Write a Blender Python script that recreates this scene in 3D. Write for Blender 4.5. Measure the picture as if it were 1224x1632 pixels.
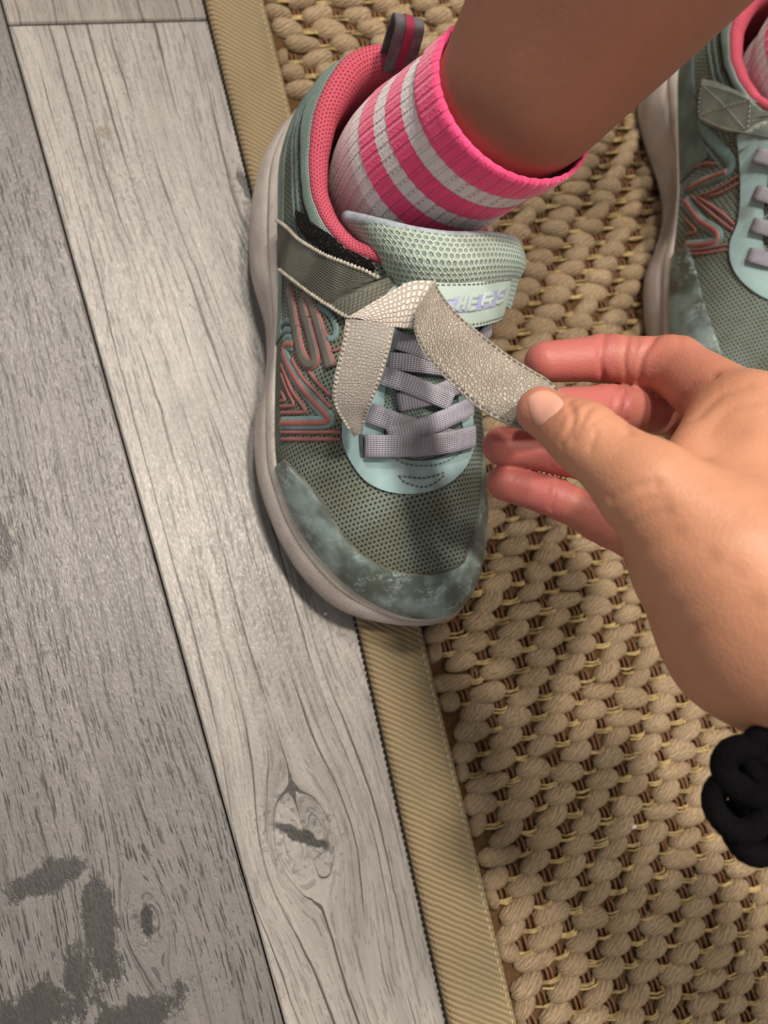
import bpy, bmesh, math, random
import numpy as np
from mathutils import Vector, Matrix
from mathutils.bvhtree import BVHTree
from mathutils.geometry import delaunay_2d_cdt
from mathutils.interpolate import poly_3d_calc

random.seed(7)
rng = np.random.default_rng(7)
for o in list(bpy.data.objects):
    bpy.data.objects.remove(o)
scene = bpy.context.scene
COL = scene.collection
U = 0.0008                      # one modelling unit in metres (0.8 mm)

# ------------------------------------------------------------------ camera
FPX, IMW, IMH = 1226.0, 1224, 1632
_d = np.array([-3372, -10778, 1226.0]); _d /= np.linalg.norm(_d)
_c = np.array([3239, -874, 1226.0]); _c -= _d * (_c @ _d); _c /= np.linalg.norm(_c)
RC = np.array([_c, _d, np.cross(_c, _d)])      # world axes seen from the lens (right, down, forward)
CAMH = 370.0
_r0 = RC @ np.array([0, 0, FPX])
CAM = np.array([_r0[0] / _r0[2] * CAMH, _r0[1] / _r0[2] * CAMH, CAMH])
def ray(px, py):
    v = RC @ np.array([px - 612.0, py - 816.0, FPX])
    return v / np.linalg.norm(v)
def un(px, py, z=0.0):
    """point of the place at height z (units) that the photograph shows at px, py"""
    r = ray(px, py)
    return CAM + r * ((CAM[2] - z) / -r[2])
def proj(P):
    v = (np.asarray(P) - CAM) @ RC
    return np.stack([612 + FPX * v[..., 0] / v[..., 2], 816 + FPX * v[..., 1] / v[..., 2]], -1)

cam_d = bpy.data.cameras.new('camera')
cam = bpy.data.objects.new('camera', cam_d); COL.objects.link(cam)
cx, cy, cz = RC @ np.array([1, 0, 0]), RC @ np.array([0, -1, 0]), RC @ np.array([0, 0, -1])
cam.matrix_world = Matrix(((cx[0], cy[0], cz[0], CAM[0] * U), (cx[1], cy[1], cz[1], CAM[1] * U),
                           (cx[2], cy[2], cz[2], CAM[2] * U), (0, 0, 0, 1)))
cam_d.sensor_width = 36.0; cam_d.sensor_fit = 'AUTO'
cam_d.lens = FPX / IMH * 36.0
cam_d.clip_start = 0.005; cam_d.clip_end = 50
cam_d.dof.use_dof = True; cam_d.dof.focus_distance = 292 * U; cam_d.dof.aperture_fstop = 11
scene.camera = cam

# ------------------------------------------------------------------ world, lights, exposure
world = bpy.data.worlds.new('world'); scene.world = world; world.use_nodes = True
bg = world.node_tree.nodes['Background']
bg.inputs[0].default_value = (1.0, 0.94, 0.88, 1); bg.inputs[1].default_value = 0.36
def lamp(name, loc, size, power, col):
    l = bpy.data.lights.new(name, 'AREA'); l.shape = 'DISK'; l.size = size; l.energy = power; l.color = col
    o = bpy.data.objects.new(name, l); COL.objects.link(o); o.location = loc
    o.rotation_euler = (Vector((0, 0, 0)) - Vector(loc)).to_track_quat('-Z', 'Y').to_euler()
    return o
lamp('ceiling_lamp_over', (0.27, 0.38, 2.3), 0.24, 40, (1.0, 0.91, 0.80))
lamp('fill_light_side', (1.1, -0.3, 2.3), 0.24, 24, (1.0, 0.91, 0.80))  # added fill light, no known lamp here; weakens the overhead lamp's shadows
lamp('ceiling_lamp_back', (0.05, 1.22, 2.3), 0.24, 30, (1.0, 0.92, 0.82))
vs = scene.view_settings
vs.view_transform = 'Standard'; vs.look = 'None'; vs.exposure = -0.10; vs.gamma = 1.0; vs.use_curve_mapping = False

# ------------------------------------------------------------------ node helper
def srgb(r, g, b):
    f = lambda c: (c / 255 / 12.92) if c / 255 <= 0.04045 else ((c / 255 + 0.055) / 1.055) ** 2.4
    return (f(r), f(g), f(b), 1.0)
class S:
    """a shader socket with arithmetic"""
    def __init__(s, nt, sock): s.nt, s.k = nt, sock
    def _m(s, op, *a, clamp=False):
        n = s.nt.nodes.new('ShaderNodeMath'); n.operation = op; n.use_clamp = clamp
        for i, v in enumerate((s,) + a):
            if isinstance(v, S): s.nt.links.new(v.k, n.inputs[i])
            else: n.inputs[i].default_value = v
        return S(s.nt, n.outputs[0])
    def __add__(s, o): return s._m('ADD', o)
    __radd__ = __add__
    def __sub__(s, o): return s._m('SUBTRACT', o)
    def __rsub__(s, o): return (s * -1.0) + o
    def __mul__(s, o): return s._m('MULTIPLY', o)
    __rmul__ = __mul__
    def __truediv__(s, o): return s._m('DIVIDE', o)
    def fract(s): return s._m('FRACT')
    def floor(s): return s._m('FLOOR')
    def abs(s): return s._m('ABSOLUTE')
    def sin(s): return s._m('SINE')
    def sqrt(s): return s._m('SQRT')
    def pw(s, e): return s._m('POWER', e)
    def mod(s, e): return s._m('FLOORED_MODULO', e)
    def mn(s, o): return s._m('MINIMUM', o)
    def mx(s, o): return s._m('MAXIMUM', o)
    def ss(s, a, b, lo=0.0, hi=1.0):
        n = s.nt.nodes.new('ShaderNodeMapRange'); n.interpolation_type = 'SMOOTHSTEP'
        s.nt.links.new(s.k, n.inputs[0])
        for i, v in enumerate((a, b, lo, hi)): n.inputs[i + 1].default_value = v
        return S(s.nt, n.outputs[0])
class Mat:
    def __init__(m, name, rough=0.7, spec=0.4):
        m.m = bpy.data.materials.new(name); m.m.use_nodes = True; m.nt = m.m.node_tree
        m.b = m.nt.nodes['Principled BSDF']
        m.b.inputs['Roughness'].default_value = rough; m.b.inputs['Specular IOR Level'].default_value = spec
    def coords(m, kind='Object', scale=1 / U):
        t = m.nt.nodes.new('ShaderNodeTexCoord'); v = m.nt.nodes.new('ShaderNodeVectorMath'); v.operation = 'SCALE'
        v.inputs['Scale'].default_value = scale
        m.nt.links.new(t.outputs[kind], v.inputs[0])
        x = m.nt.nodes.new('ShaderNodeSeparateXYZ'); m.nt.links.new(v.outputs[0], x.inputs[0])
        return [S(m.nt, x.outputs[i]) for i in range(3)]
    def uv(m): return m.coords('UV', 1.0)
    def rand(m): return S(m.nt, m.nt.nodes.new('ShaderNodeObjectInfo').outputs['Random'])
    def attr(m, name):
        n = m.nt.nodes.new('ShaderNodeAttribute'); n.attribute_name = name
        return S(m.nt, n.outputs['Fac'])
    def vec(m, x, y, z=0.0):
        n = m.nt.nodes.new('ShaderNodeCombineXYZ')
        for i, v in enumerate((x, y, z)):
            if isinstance(v, S): m.nt.links.new(v.k, n.inputs[i])
            else: n.inputs[i].default_value = v
        return n.outputs[0]
    def noise(m, x, y, z=0.0, detail=2.0, rough=0.5, dist=0.0):
        n = m.nt.nodes.new('ShaderNodeTexNoise'); m.nt.links.new(m.vec(x, y, z), n.inputs['Vector'])
        n.inputs['Scale'].default_value = 1.0; n.inputs['Detail'].default_value = detail
        n.inputs['Roughness'].default_value = rough; n.inputs['Distortion'].default_value = dist
        return S(m.nt, n.outputs[0])
    def voro(m, x, y, z=0.0, feature='F1', rand=1.0):
        n = m.nt.nodes.new('ShaderNodeTexVoronoi'); n.feature = feature
        m.nt.links.new(m.vec(x, y, z), n.inputs['Vector']); n.inputs['Scale'].default_value = 1.0
        n.inputs['Randomness'].default_value = rand
        return S(m.nt, n.outputs['Distance'])
    def mix(m, f, a, b):
        n = m.nt.nodes.new('ShaderNodeMix'); n.data_type = 'RGBA'
        if isinstance(f, S): m.nt.links.new(f.k, n.inputs[0])
        else: n.inputs[0].default_value = f
        for i, v in ((6, a), (7, b)):
            if isinstance(v, tuple): n.inputs[i].default_value = v
            else: m.nt.links.new(v, n.inputs[i])
        return n.outputs[2]
    def mul(m, c, f):
        """colour times scalar"""
        n = m.nt.nodes.new('ShaderNodeVectorMath'); n.operation = 'SCALE'
        if isinstance(c, tuple): n.inputs[0].default_value = c[:3]
        else: m.nt.links.new(c, n.inputs[0])
        m.nt.links.new(f.k, n.inputs['Scale'])
        return n.outputs[0]
    def color(m, c):
        if isinstance(c, tuple): m.b.inputs['Base Color'].default_value = c
        else: m.nt.links.new(c, m.b.inputs['Base Color'])
    def rough(m, s): m.nt.links.new(s.k, m.b.inputs['Roughness'])
    def bump(m, h, dist, strength=1.0):
        n = m.nt.nodes.new('ShaderNodeBump'); n.inputs['Distance'].default_value = dist * U
        n.inputs['Strength'].default_value = strength
        m.nt.links.new(h.k, n.inputs['Height']); m.nt.links.new(n.outputs[0], m.b.inputs['Normal'])
    def sss(m, w, r=(1, .35, .2), s=3.0):
        m.b.inputs['Subsurface Weight'].default_value = w
        m.b.inputs['Subsurface Radius'].default_value = r; m.b.inputs['Subsurface Scale'].default_value = s * U

# ------------------------------------------------------------------ mesh helper
ORIG = {}
def empty(name, loc, label=None, cat=None, group=None, kind=None):
    o = bpy.data.objects.new(name, None); COL.objects.link(o)
    o.empty_display_size = 0.01
    o.location = [c * U for c in loc]; ORIG[o] = np.array(loc, float)
    return tag(o, label, cat, group, kind)
def tag(o, label=None, cat=None, group=None, kind=None):
    for k, v in (('label', label), ('category', cat), ('group', group), ('kind', kind)):
        if v: o[k] = v
    return o
def mesh(name, V, F, mat, parent=None, uv=None, smooth=True, loc=None, attrs=None, label=None, kind=None):
    """V in units, place coordinates; uv: one pair for each vertex"""
    base = np.array(loc, float) if loc is not None else ORIG.get(parent, np.zeros(3))
    V = np.asarray(V, float)
    me = bpy.data.meshes.new(name)
    me.from_pydata(((V - base) * U).tolist(), [], [tuple(int(i) for i in f) for f in F])
    me.materials.append(mat.m if isinstance(mat, Mat) else mat)
    if uv is not None:
        uv = np.asarray(uv, float); l = me.uv_layers.new(name='uv')
        li = np.zeros(len(me.loops), np.int32); me.loops.foreach_get('vertex_index', li)
        l.data.foreach_set('uv', uv[li].ravel())
    if attrs:
        for k, a in attrs.items():
            at = me.attributes.new(k, 'FLOAT', 'POINT'); at.data.foreach_set('value', np.asarray(a, np.float32))
    if smooth: me.polygons.foreach_set('use_smooth', [True] * len(me.polygons))
    me.update()
    o = bpy.data.objects.new(name, me); COL.objects.link(o)
    ORIG[o] = base
    if parent is not None:
        o.parent = parent
        o.location = [c * U for c in (base - ORIG[parent])]
    else: o.location = [c * U for c in base]
    if label: o['label'] = label
    if kind: o['kind'] = kind
    return o
def unit(v): return v / np.maximum(np.linalg.norm(v, axis=-1, keepdims=True), 1e-9)
def catmull(P, n, closed=False):
    P = np.asarray(P, float); m = len(P)
    if closed: Q = np.concatenate([P[-1:], P, P[:2]]); segs = m
    else: Q = np.concatenate([2 * P[:1] - P[1:2], P, 2 * P[-1:] - P[-2:-1]]); segs = m - 1
    u = np.linspace(0, segs, n, endpoint=not closed); i = np.minimum(u.astype(int), segs - 1); f = (u - i)[:, None]
    p0, p1, p2, p3 = Q[i], Q[i + 1], Q[i + 2], Q[i + 3]
    return 0.5 * (2 * p1 + (p2 - p0) * f + (2 * p0 - 5 * p1 + 4 * p2 - p3) * f ** 2 + (3 * p1 - p0 - 3 * p2 + p3) * f ** 3)
def dense(P, step=2.0, closed=False):
    """polyline resampled at an even step"""
    P = np.asarray(P, float)
    if closed: P = np.concatenate([P, P[:1]])
    s = np.concatenate([[0], np.cumsum(np.linalg.norm(np.diff(P[:, :2] if P.shape[1] == 2 else P, axis=0), axis=1))])
    n = max(2, int(round(s[-1] / step)) + 1); t = np.linspace(0, s[-1], n)
    Q = np.stack([np.interp(t, s, P[:, k]) for k in range(P.shape[1])], 1)
    return Q[:-1] if closed else Q
def grid_faces(n, m, wrap=False, off=0):
    F = []
    for i in range(n if wrap else n - 1):
        k = (i + 1) % n
        for j in range(m - 1):
            F.append((off + i * m + j, off + k * m + j, off + k * m + j + 1, off + i * m + j + 1))
    return F
def inside(poly, P):
    poly = np.asarray(poly); x, y = P[:, 0], P[:, 1]; r = np.zeros(len(P), bool); j = len(poly) - 1
    for i in range(len(poly)):
        xi, yi, xj, yj = *poly[i], *poly[j]
        c = ((yi > y) != (yj > y)) & (x < (xj - xi) * (y - yi) / (yj - yi + 1e-12) + xi)
        r ^= c; j = i
    return r
def sheet(name, rows, mat, parent, th=1.2, uvs=1.0, **kw):
    """a slab of cloth or leather: rows[i][j] points, given a thickness along its normal"""
    G = np.asarray(rows, float); n, m = G.shape[:2]
    du = np.gradient(G, axis=0); dv = np.gradient(G, axis=1)
    N = unit(np.cross(dv, du))
    A = G + N * th / 2; B = G - N * th / 2
    sv = np.concatenate([[0], np.cumsum(np.linalg.norm(np.diff(G[:, m // 2], axis=0), axis=1))])
    su = np.concatenate([[0], np.cumsum(np.linalg.norm(np.diff(G[n // 2], axis=0), axis=1))])
    UV = np.stack(np.meshgrid(sv, su, indexing='ij'), -1)[..., ::-1] * uvs
    V = np.concatenate([A.reshape(-1, 3), B.reshape(-1, 3)]); uv = np.concatenate([UV.reshape(-1, 2)] * 2)
    F = grid_faces(n, m); k = n * m
    F = [f[::-1] for f in F] + [tuple(i + k for i in f) for f in F]
    ring = [i * m for i in range(n)] + [(n - 1) * m + j for j in range(1, m)] + [i * m + m - 1 for i in range(n - 2, -1, -1)] + [j for j in range(m - 2, 0, -1)]
    q = len(V); ex = V[ring]; V = np.concatenate([V, ex, V[[r + k for r in ring]]]); uv = np.concatenate([uv, uv[ring], uv[ring]])
    L = len(ring)
    for a in range(L): F.append((q + a, q + (a + 1) % L, q + L + (a + 1) % L, q + L + a))
    return mesh(name, V, F, mat, parent, uv=uv, **kw)
def sweep(name, P, N, prof, mat, parent, closed=False, cap=True, **kw):
    """profile (across, up) carried along P with surface normals N"""
    P = np.asarray(P, float); N = unit(np.asarray(N, float)); n = len(P)
    T = np.gradient(P, axis=0) if not closed else (np.roll(P, -1, 0) - np.roll(P, 1, 0))
    T = unit(T); B = unit(np.cross(N, T))
    prof = np.asarray(prof, float)
    if prof.ndim == 2: prof = np.repeat(prof[None], n, 0)
    m = prof.shape[1]
    V = P[:, None] + B[:, None] * prof[..., :1] + N[:, None] * prof[..., 1:]
    F = grid_faces(n, m, closed)
    if cap and not closed:
        F += [tuple(range(m)), tuple((n - 1) * m + j for j in range(m - 1, -1, -1))]
    s = np.concatenate([[0], np.cumsum(np.linalg.norm(np.diff(P, axis=0), axis=1))])
    w = np.concatenate([np.zeros((n, 1)), np.cumsum(np.linalg.norm(np.diff(prof, axis=1), axis=2), axis=1)], 1)
    uv = np.stack([w, np.repeat(s[:, None], m, 1)], -1).reshape(-1, 2)
    return mesh(name, V.reshape(-1, 3), F, mat, parent, uv=uv, **kw)
def half_round(w, h, k=7):
    a = np.linspace(math.pi, 0, k)
    return [(-w, -0.6)] + [(w * math.cos(t), h * math.sin(t) ** 0.8 if math.sin(t) > 0 else 0) for t in a] + [(w, -0.6)]
def flat_band(w, h):
    return [(-w, -0.4), (-w, h * .6), (-w * .93, h), (-w * .5, h * 1.05), (0, h * 1.07), (w * .5, h * 1.05), (w * .93, h), (w, h * .6), (w, -0.4)]
def tube(name, P, r, mat, parent, k=8, closed=False, **kw):
    P = np.asarray(P, float); N = np.zeros_like(P)
    T = unit(np.gradient(P, axis=0)); ref = np.array([0.13, 0.21, 0.97])
    N = unit(np.cross(np.cross(T, ref), T))
    r = np.broadcast_to(np.asarray(r, float), (len(P),))
    a = np.linspace(0, 2 * math.pi, k + 1)
    prof = np.stack([np.cos(a)[None] * r[:, None], np.sin(a)[None] * r[:, None]], -1)
    return sweep(name, P, N, prof, mat, parent, closed=closed, **kw)

# ------------------------------------------------------------------ signed distance bodies
def caps(P, a, b, ra, rb, creases=()):
    a = np.asarray(a, np.float32); b = np.asarray(b, np.float32); ab = b - a; L2 = float(ab @ ab) + 1e-9
    q = P - a; t0 = (q @ ab) / L2; t = np.clip(t0, 0, 1)
    d = np.linalg.norm(q - t[..., None] * ab, axis=-1) - (ra + (rb - ra) * t)
    for (tc, dep, w) in creases:
        d = d + dep * np.exp(-((t0 - tc) * math.sqrt(L2) / w) ** 2)
    return d
def smin(a, b, k):
    h = np.clip(0.5 + 0.5 * (b - a) / k, 0, 1)
    return b + (a - b) * h - k * h * (1 - h)
def surface_nets(fn, lo, hi, h):
    lo = np.array(lo, float); n = np.ceil((np.array(hi) - lo) / h).astype(int) + 1
    ax = [lo[i] + h * np.arange(n[i]) for i in range(3)]
    D = np.empty(n, np.float32)
    C = 4
    axc = [lo[i] + h * (C * np.arange((n[i] + C - 1) // C) + (C - 1) / 2) for i in range(3)]
    X, Y, Z = np.meshgrid(*axc, indexing='ij'); Dc = fn(np.stack([X, Y, Z], -1).astype(np.float32))
    D = np.repeat(np.repeat(np.repeat(Dc, C, 0), C, 1), C, 2)[:n[0], :n[1], :n[2]].astype(np.float32)
    I = np.argwhere(np.abs(D) < C * h * 1.6 + 2.0)
    for k0 in range(0, len(I), 400000):
        q = I[k0:k0 + 400000]; D[tuple(q.T)] = fn((lo + h * q).astype(np.float32))
    Ssg = D < 0
    c = [Ssg[i:n[0] - 1 + i, j:n[1] - 1 + j, k:n[2] - 1 + k] for i in (0, 1) for j in (0, 1) for k in (0, 1)]
    cnt = sum(x.astype(np.int8) for x in c); act = (cnt > 0) & (cnt < 8)
    idx = np.argwhere(act); vid = -np.ones(act.shape, np.int64); vid[act] = np.arange(len(idx))
    acc = np.zeros((len(idx), 3)); wt = np.zeros(len(idx))
    cor = [np.array((i, j, k)) for i in (0, 1) for j in (0, 1) for k in (0, 1)]
    for p in range(8):
        for q in range(p + 1, 8):
            if np.abs(cor[p] - cor[q]).sum() != 1: continue
            a = D[tuple((idx + cor[p]).T)].astype(float); b = D[tuple((idx + cor[q]).T)].astype(float)
            m = (a < 0) != (b < 0); t = np.where(m, a / np.where(m, a - b, 1), 0)
            pt = cor[p] + (cor[q] - cor[p]) * t[:, None]
            acc[m] += pt[m]; wt[m] += 1
    V = lo + h * (idx + acc / wt[:, None])
    F = []
    for d in range(3):
        e1, e2 = [(1, 2), (2, 0), (0, 1)][d]
        sh = [slice(0, None)] * 3; sh2 = [slice(0, None)] * 3
        sh[d] = slice(0, n[d] - 1); sh2[d] = slice(1, n[d])
        A = Ssg[tuple(sh)]; B = Ssg[tuple(sh2)]
        ed = np.argwhere(A != B)
        ok = (ed[:, e1] > 0) & (ed[:, e2] > 0) & (ed[:, e1] < n[e1] - 1) & (ed[:, e2] < n[e2] - 1); ed = ed[ok]
        u1 = np.zeros(3, int); u1[e1] = 1; u2 = np.zeros(3, int); u2[e2] = 1
        q = [vid[tuple((ed - o).T)] for o in (u1 * 0, u1, u1 + u2, u2)]
        fl = A[tuple(ed.T)]
        Q = np.stack(q, 1); Q[~fl] = Q[~fl][:, ::-1]
        F.append(Q)
    return V, np.concatenate(F), D
def relax(V, F, it=2, lam=0.5):
    E = np.concatenate([F[:, [0, 1]], F[:, [1, 2]], F[:, [2, 3]], F[:, [3, 0]]]); E = np.concatenate([E, E[:, ::-1]])
    cnt = np.bincount(E[:, 0], minlength=len(V))[:, None]
    for s in range(it):
        A = np.stack([np.bincount(E[:, 0], V[E[:, 1], k], len(V)) for k in range(3)], 1) / np.maximum(cnt, 1)
        V = V + lam * (A - V)
    return V

# ================================================================== FLOOR
def wood(name, base, dark, knots=(), patches=(), slits=(), stains=(), dash=0.4, crack=1.0, pitch=11.0, seed=0.0):
    m = Mat(name, 0.42, 0.5)
    x, y, z = m.coords()
    u = x
    for (kx, ky, R, st) in knots:
        dx = x - kx; dy = (y - ky) * st
        r2 = dx * dx + dy * dy
        u = u - dx * (R * R) / (r2 + R * R * 0.35)
    u = u + (m.noise(x * 0.008, y * 0.004, seed + 3) - 0.5) * 22.0 + (m.noise(x * 0.05, y * 0.016, seed + 9) - 0.5) * 3.2 + (m.noise(x * 0.2, y * 0.09, seed + 10) - 0.5) * 0.8
    def white(a, b):
        n = m.nt.nodes.new('ShaderNodeTexWhiteNoise'); n.noise_dimensions = '2D'; m.nt.links.new(m.vec(a, b), n.inputs[0]); return S(m.nt, n.outputs[0])
    def lines(p, width, sd, ly, lo, hi):
        q = u * (1 / p) + sd; c = q.floor(); off = white(c, sd) * 0.7 + 0.15
        d = (q.fract() - off).abs() * p
        w = m.noise(c * 3.7, y * ly, sd, detail=2).ss(lo, hi) * width
        return (d / (w + 0.0001)).ss(0.55, 1.05, 1.0, 0.0) * w.ss(0.02, 0.12)
    fine = m.noise(u * 0.9, y * 0.055, seed, detail=4, rough=0.65)
    mid = m.noise(u * 0.16, y * 0.007, seed + 5, detail=3)
    big = m.noise(x * 0.016, y * 0.008, seed + 7, detail=3)
    ln = lines(pitch, 0.72, seed + 2, 0.011, 0.38, 0.75)
    ln2 = lines(pitch * .37, 0.34, seed + 17, 0.03, 0.46, 0.72)
    tk = lines(2.1, 0.5, seed + 33, 0.075, 0.50, 0.72).mx(lines(1.5, 0.4, seed + 55, 0.11, 0.50, 0.70))
    tick = tk * m.noise(x * 0.02, y * 0.012, seed + 43).ss(0.25, 0.55)
    spots = m.noise(x * 0.8, y * 0.5, seed + 51, detail=3).ss(0.60, 0.74) * big.ss(0.48, 0.64)
    val = (fine - 0.5) * 0.60 + (mid - 0.5) * 0.75 + (big - 0.5) * 0.6
    c = m.mix((val + 0.42)._m('ADD', 0.0, clamp=True), srgb(*[b * 0.66 for b in base]), srgb(*[min(255, b * 1.16) for b in base]))
    dk = (ln * (0.85 * crack)).mx(ln2 * 0.55 * crack).mx(tick * dash).mx(spots * 0.45)
    for (ax_, ay_, bx_, by_, hw) in slits:
        cx_, cy_ = (ax_ + bx_) / 2, (ay_ + by_) / 2; hl = math.hypot(bx_ - ax_, by_ - ay_) / 2; ca, sa = (bx_ - ax_) / 2 / hl, (by_ - ay_) / 2 / hl
        xr = (x - cx_) * ca + (y - cy_) * sa; yr = (y - cy_) * ca - (x - cx_) * sa
        nz = m.noise(x * 0.16, y * 0.16, seed + 61, detail=4)
        yr = yr + (nz - 0.5) * 7.0
        q = ((xr / hl) * (xr / hl) + (yr / hw) * (yr / hw)).sqrt()
        dk = dk.mx(q.ss(0.7, 1.1, 0.95, 0.0))
        q2 = ((xr / (hl * 1.5)) * (xr / (hl * 1.5)) + (yr / (hl * 1.0)) * (yr / (hl * 1.0))).sqrt()
        dk = dk.mx(q2.ss(0.8, 1.3, 1.0, 0.0) * m.noise(x * 0.3, y * 0.3, seed + 65, detail=5, rough=.7).ss(0.52, 0.68) * 0.6)
    for (px_, py_, rx, ry) in patches:
        dx = (x - px_) / rx; dy = (y - py_) / ry
        q = (dx * dx + dy * dy).sqrt() + (m.noise(x * 0.07, y * 0.035, seed + 71, detail=6, rough=0.75) - 0.5) * 2.8 + (m.noise(x * .9, y * .3, seed + 77, detail=3) - .5) * .5
        dk = dk.mx(q.ss(0.62, 0.92, 0.84, 0.0) * (fine * .5 + .72))
    c = m.mix(dk._m('ADD', 0.0, clamp=True), c, srgb(*dark))
    for (px_, py_, r_) in stains:
        q = (((x - px_) * (x - px_) + (y - py_) * (y - py_)).sqrt()) / r_ + (m.noise(x * .2, y * .2, seed + 91, detail=2) - .5) * 1.2
        c = m.mix(q.ss(.8, .95, .75, 0.0), c, srgb(128, 116, 102))
    m.color(c)
    grit = m.noise(x * 1.1, y * 0.45, seed + 81, detail=3)
    m.rough(grit.ss(0.3, 0.7, 0.26, 0.44))
    m.bump(fine * 0.7 + grit * 0.9 - dk * 1.4, 0.30, 0.75)
    return m
floor = empty('floor', (0, 0, 0), 'grey laminate plank floor', 'floor', kind='structure')
MW_base = Mat('underlay', 0.9); MW_base.color(srgb(48, 40, 34))
def box(name, lo, hi, mat, parent=None, bev=0.0, **kw):
    (x0, y0, z0), (x1, y1, z1) = lo, hi
    b = bev
    V = [(x0, y0, z0), (x1, y0, z0), (x1, y1, z0), (x0, y1, z0), (x0, y0, z1 - b), (x1, y0, z1 - b), (x1, y1, z1 - b), (x0, y1, z1 - b),
         (x0 + b, y0 + b, z1), (x1 - b, y0 + b, z1), (x1 - b, y1 - b, z1), (x0 + b, y1 - b, z1)]
    F = [(3, 2, 1, 0), (0, 1, 5, 4), (1, 2, 6, 5), (2, 3, 7, 6), (3, 0, 4, 7), (4, 5, 9, 8), (5, 6, 10, 9), (6, 7, 11, 10), (7, 4, 8, 11), (8, 9, 10, 11)]
    return mesh(name, V, F, mat, parent, smooth=False, **kw)
box('underlay', (-900, -900, -14), (1100, 1100, -10.2), MW_base, floor)
k1 = un(487, 1338); k2 = un(233, 1468)
pt = lambda px, py: tuple(un(px, py)[:2])
WA = wood('wood_main', (162, 157, 151), (44, 42, 41), knots=[(k1[0], k1[1], 16, 0.55), (-12, 176, 10, 0.5)], slits=[(*pt(428, 1312), *pt(532, 1356), 3.2), (*pt(378, 268), *pt(400, 318), 3.0)], stains=[(*pt(166, 211), 4.2)], dash=0.34, crack=1.0, seed=1.3)
WB = wood('wood_side', (118, 114, 111), (42, 41, 40), knots=[(k2[0], k2[1], 9, 0.5)], slits=[(*pt(230, 1438), *pt(240, 1500), 3.0)],
          patches=[(*pt(70, 1405), 17, 7), (*pt(165, 1490), 9, 24), (*pt(40, 1630), 34, 13), (*pt(-2, 850), 6, 22), (*pt(220, 1620), 26, 9), (*pt(120, 1560), 8, 16)],
          dash=0.80, crack=0.5, pitch=16, seed=12.7)
WC = wood('wood_end', (150, 144, 137), (64, 60, 57), dash=0.3, crack=0.9, seed=40.2)
cols = [(-835, -595), (-595, -355), (-355, -115), (-115, 125), (125, 365), (365, 605), (605, 845)]
joints = {0: 120, 1: 520, 2: -620, 3: 289, 4: -300, 5: 60, 6: 480}
for i, (x0, x1) in enumerate(cols):
    j = joints[i]; g = 0.45
    for k, (y0, y1) in enumerate(((-900, j), (j, 1100))):
        mt = {2: WB, 3: WA if k == 0 else WC}.get(i, WC if (i + k) % 2 else WB)
        box('plank', (x0 + g, y0 + g, -10), (x1 - g, y1 - g, 0), mt, floor, bev=0.8)

# ================================================================== RUG
RA = math.radians(-3.4); RX = np.array([math.cos(RA), math.sin(RA), 0]); RY = np.array([-math.sin(RA), math.cos(RA), 0])
edge_tab = np.array([(-520, -66), (-229, -44.7), (-46, -31.0), (120, -21.0), (301, -11.2), (520, 2)])
inner_tab = np.array([(-520, -34), (-243, -15.5), (-61, -2.5), (120, 7.5), (300, 20.0), (520, 33)])
ex = lambda y: np.interp(y, edge_tab[:, 0], edge_tab[:, 1])
ix = lambda y: np.interp(y, inner_tab[:, 0], inner_tab[:, 1])
rug = empty('woven_rug', (100, 40, 0), 'chunky woven natural sisal rug with beige twill edging on the plank floor', 'rug')
M_back = Mat('rug_backing', 0.95, 0.1); _x, _y, _z = M_back.coords()
M_back.color(M_back.mix(M_back.noise(_x * .5, _y * .5, 0, 3), srgb(58, 40, 26), srgb(108, 82, 52)))
M_tape = Mat('rug_tape', 0.85, 0.2); tu, tv, _ = M_tape.uv()
ph = (tv + tu * 0.80) * (1 / 3.0) + (M_tape.noise(tu * .1, tv * .1, 2) - .5) * .5
rib = (ph * 6.2832).sin() * 0.5 + 0.5
thr = (tu * 5.0).sin() * 0.5 + 0.5
soil = M_tape.noise(tu * 0.05, tv * 0.02, 4, detail=4).ss(0.42, 0.72)
soil2 = tu.ss(17, 31) * M_tape.noise(tu * 0.09, tv * 0.03, 8, detail=3).ss(0.3, 0.7)
cc = M_tape.mix(rib * 0.75 + thr * 0.15, srgb(118, 103, 78), srgb(168, 148, 115))
cc = M_tape.mix((soil * 0.45).mx(soil2 * 0.6), cc, srgb(118, 110, 84))
M_tape.color(cc); M_tape.bump(rib * 0.8 + thr * rib * 0.4, 0.5, 0.9)
M_yarn = Mat('rug_yarn', 0.62, 0.35); yu, yv, _ = M_yarn.uv(); rr = M_yarn.rand()
_x, _y, _z = M_yarn.coords()
strand = ((yu * 1.0 + yv * -2.1 + (M_yarn.noise(yu * .22, yv * .22, rr * 40) - .5) * 7.0) * 1.55).sin() * .5 + .5
fib = M_yarn.noise(yu * 1.2 - yv * 2.4, yv * 0.35 + yu * 0.25, rr * 30, detail=4, rough=.65)
cc = M_yarn.mix(strand * .30 + fib.ss(.25, .72) * .75, srgb(112, 92, 68), srgb(208, 182, 147))
cc = M_yarn.mix(rr * .45, cc, srgb(168, 142, 110))
M_yarn.color(cc); M_yarn.bump(strand * .5 + fib * 1.3, 1.0, 1.0)
M_warp = Mat('rug_warp', 0.6, 0.35); wx, wy, _ = M_warp.coords()
M_warp.color(M_warp.mix(M_warp.noise(wx * .15, wy * .15, 1), srgb(76, 48, 31), srgb(128, 88, 56)))
M_weft = Mat('rug_weft', 0.55, 0.4); wx, wy, _ = M_weft.coords()
M_weft.color(M_weft.mix(M_weft.noise(wx * .2, wy * .2, 1, 3).ss(.3, .7), srgb(122, 102, 64), srgb(190, 166, 112)))

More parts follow.
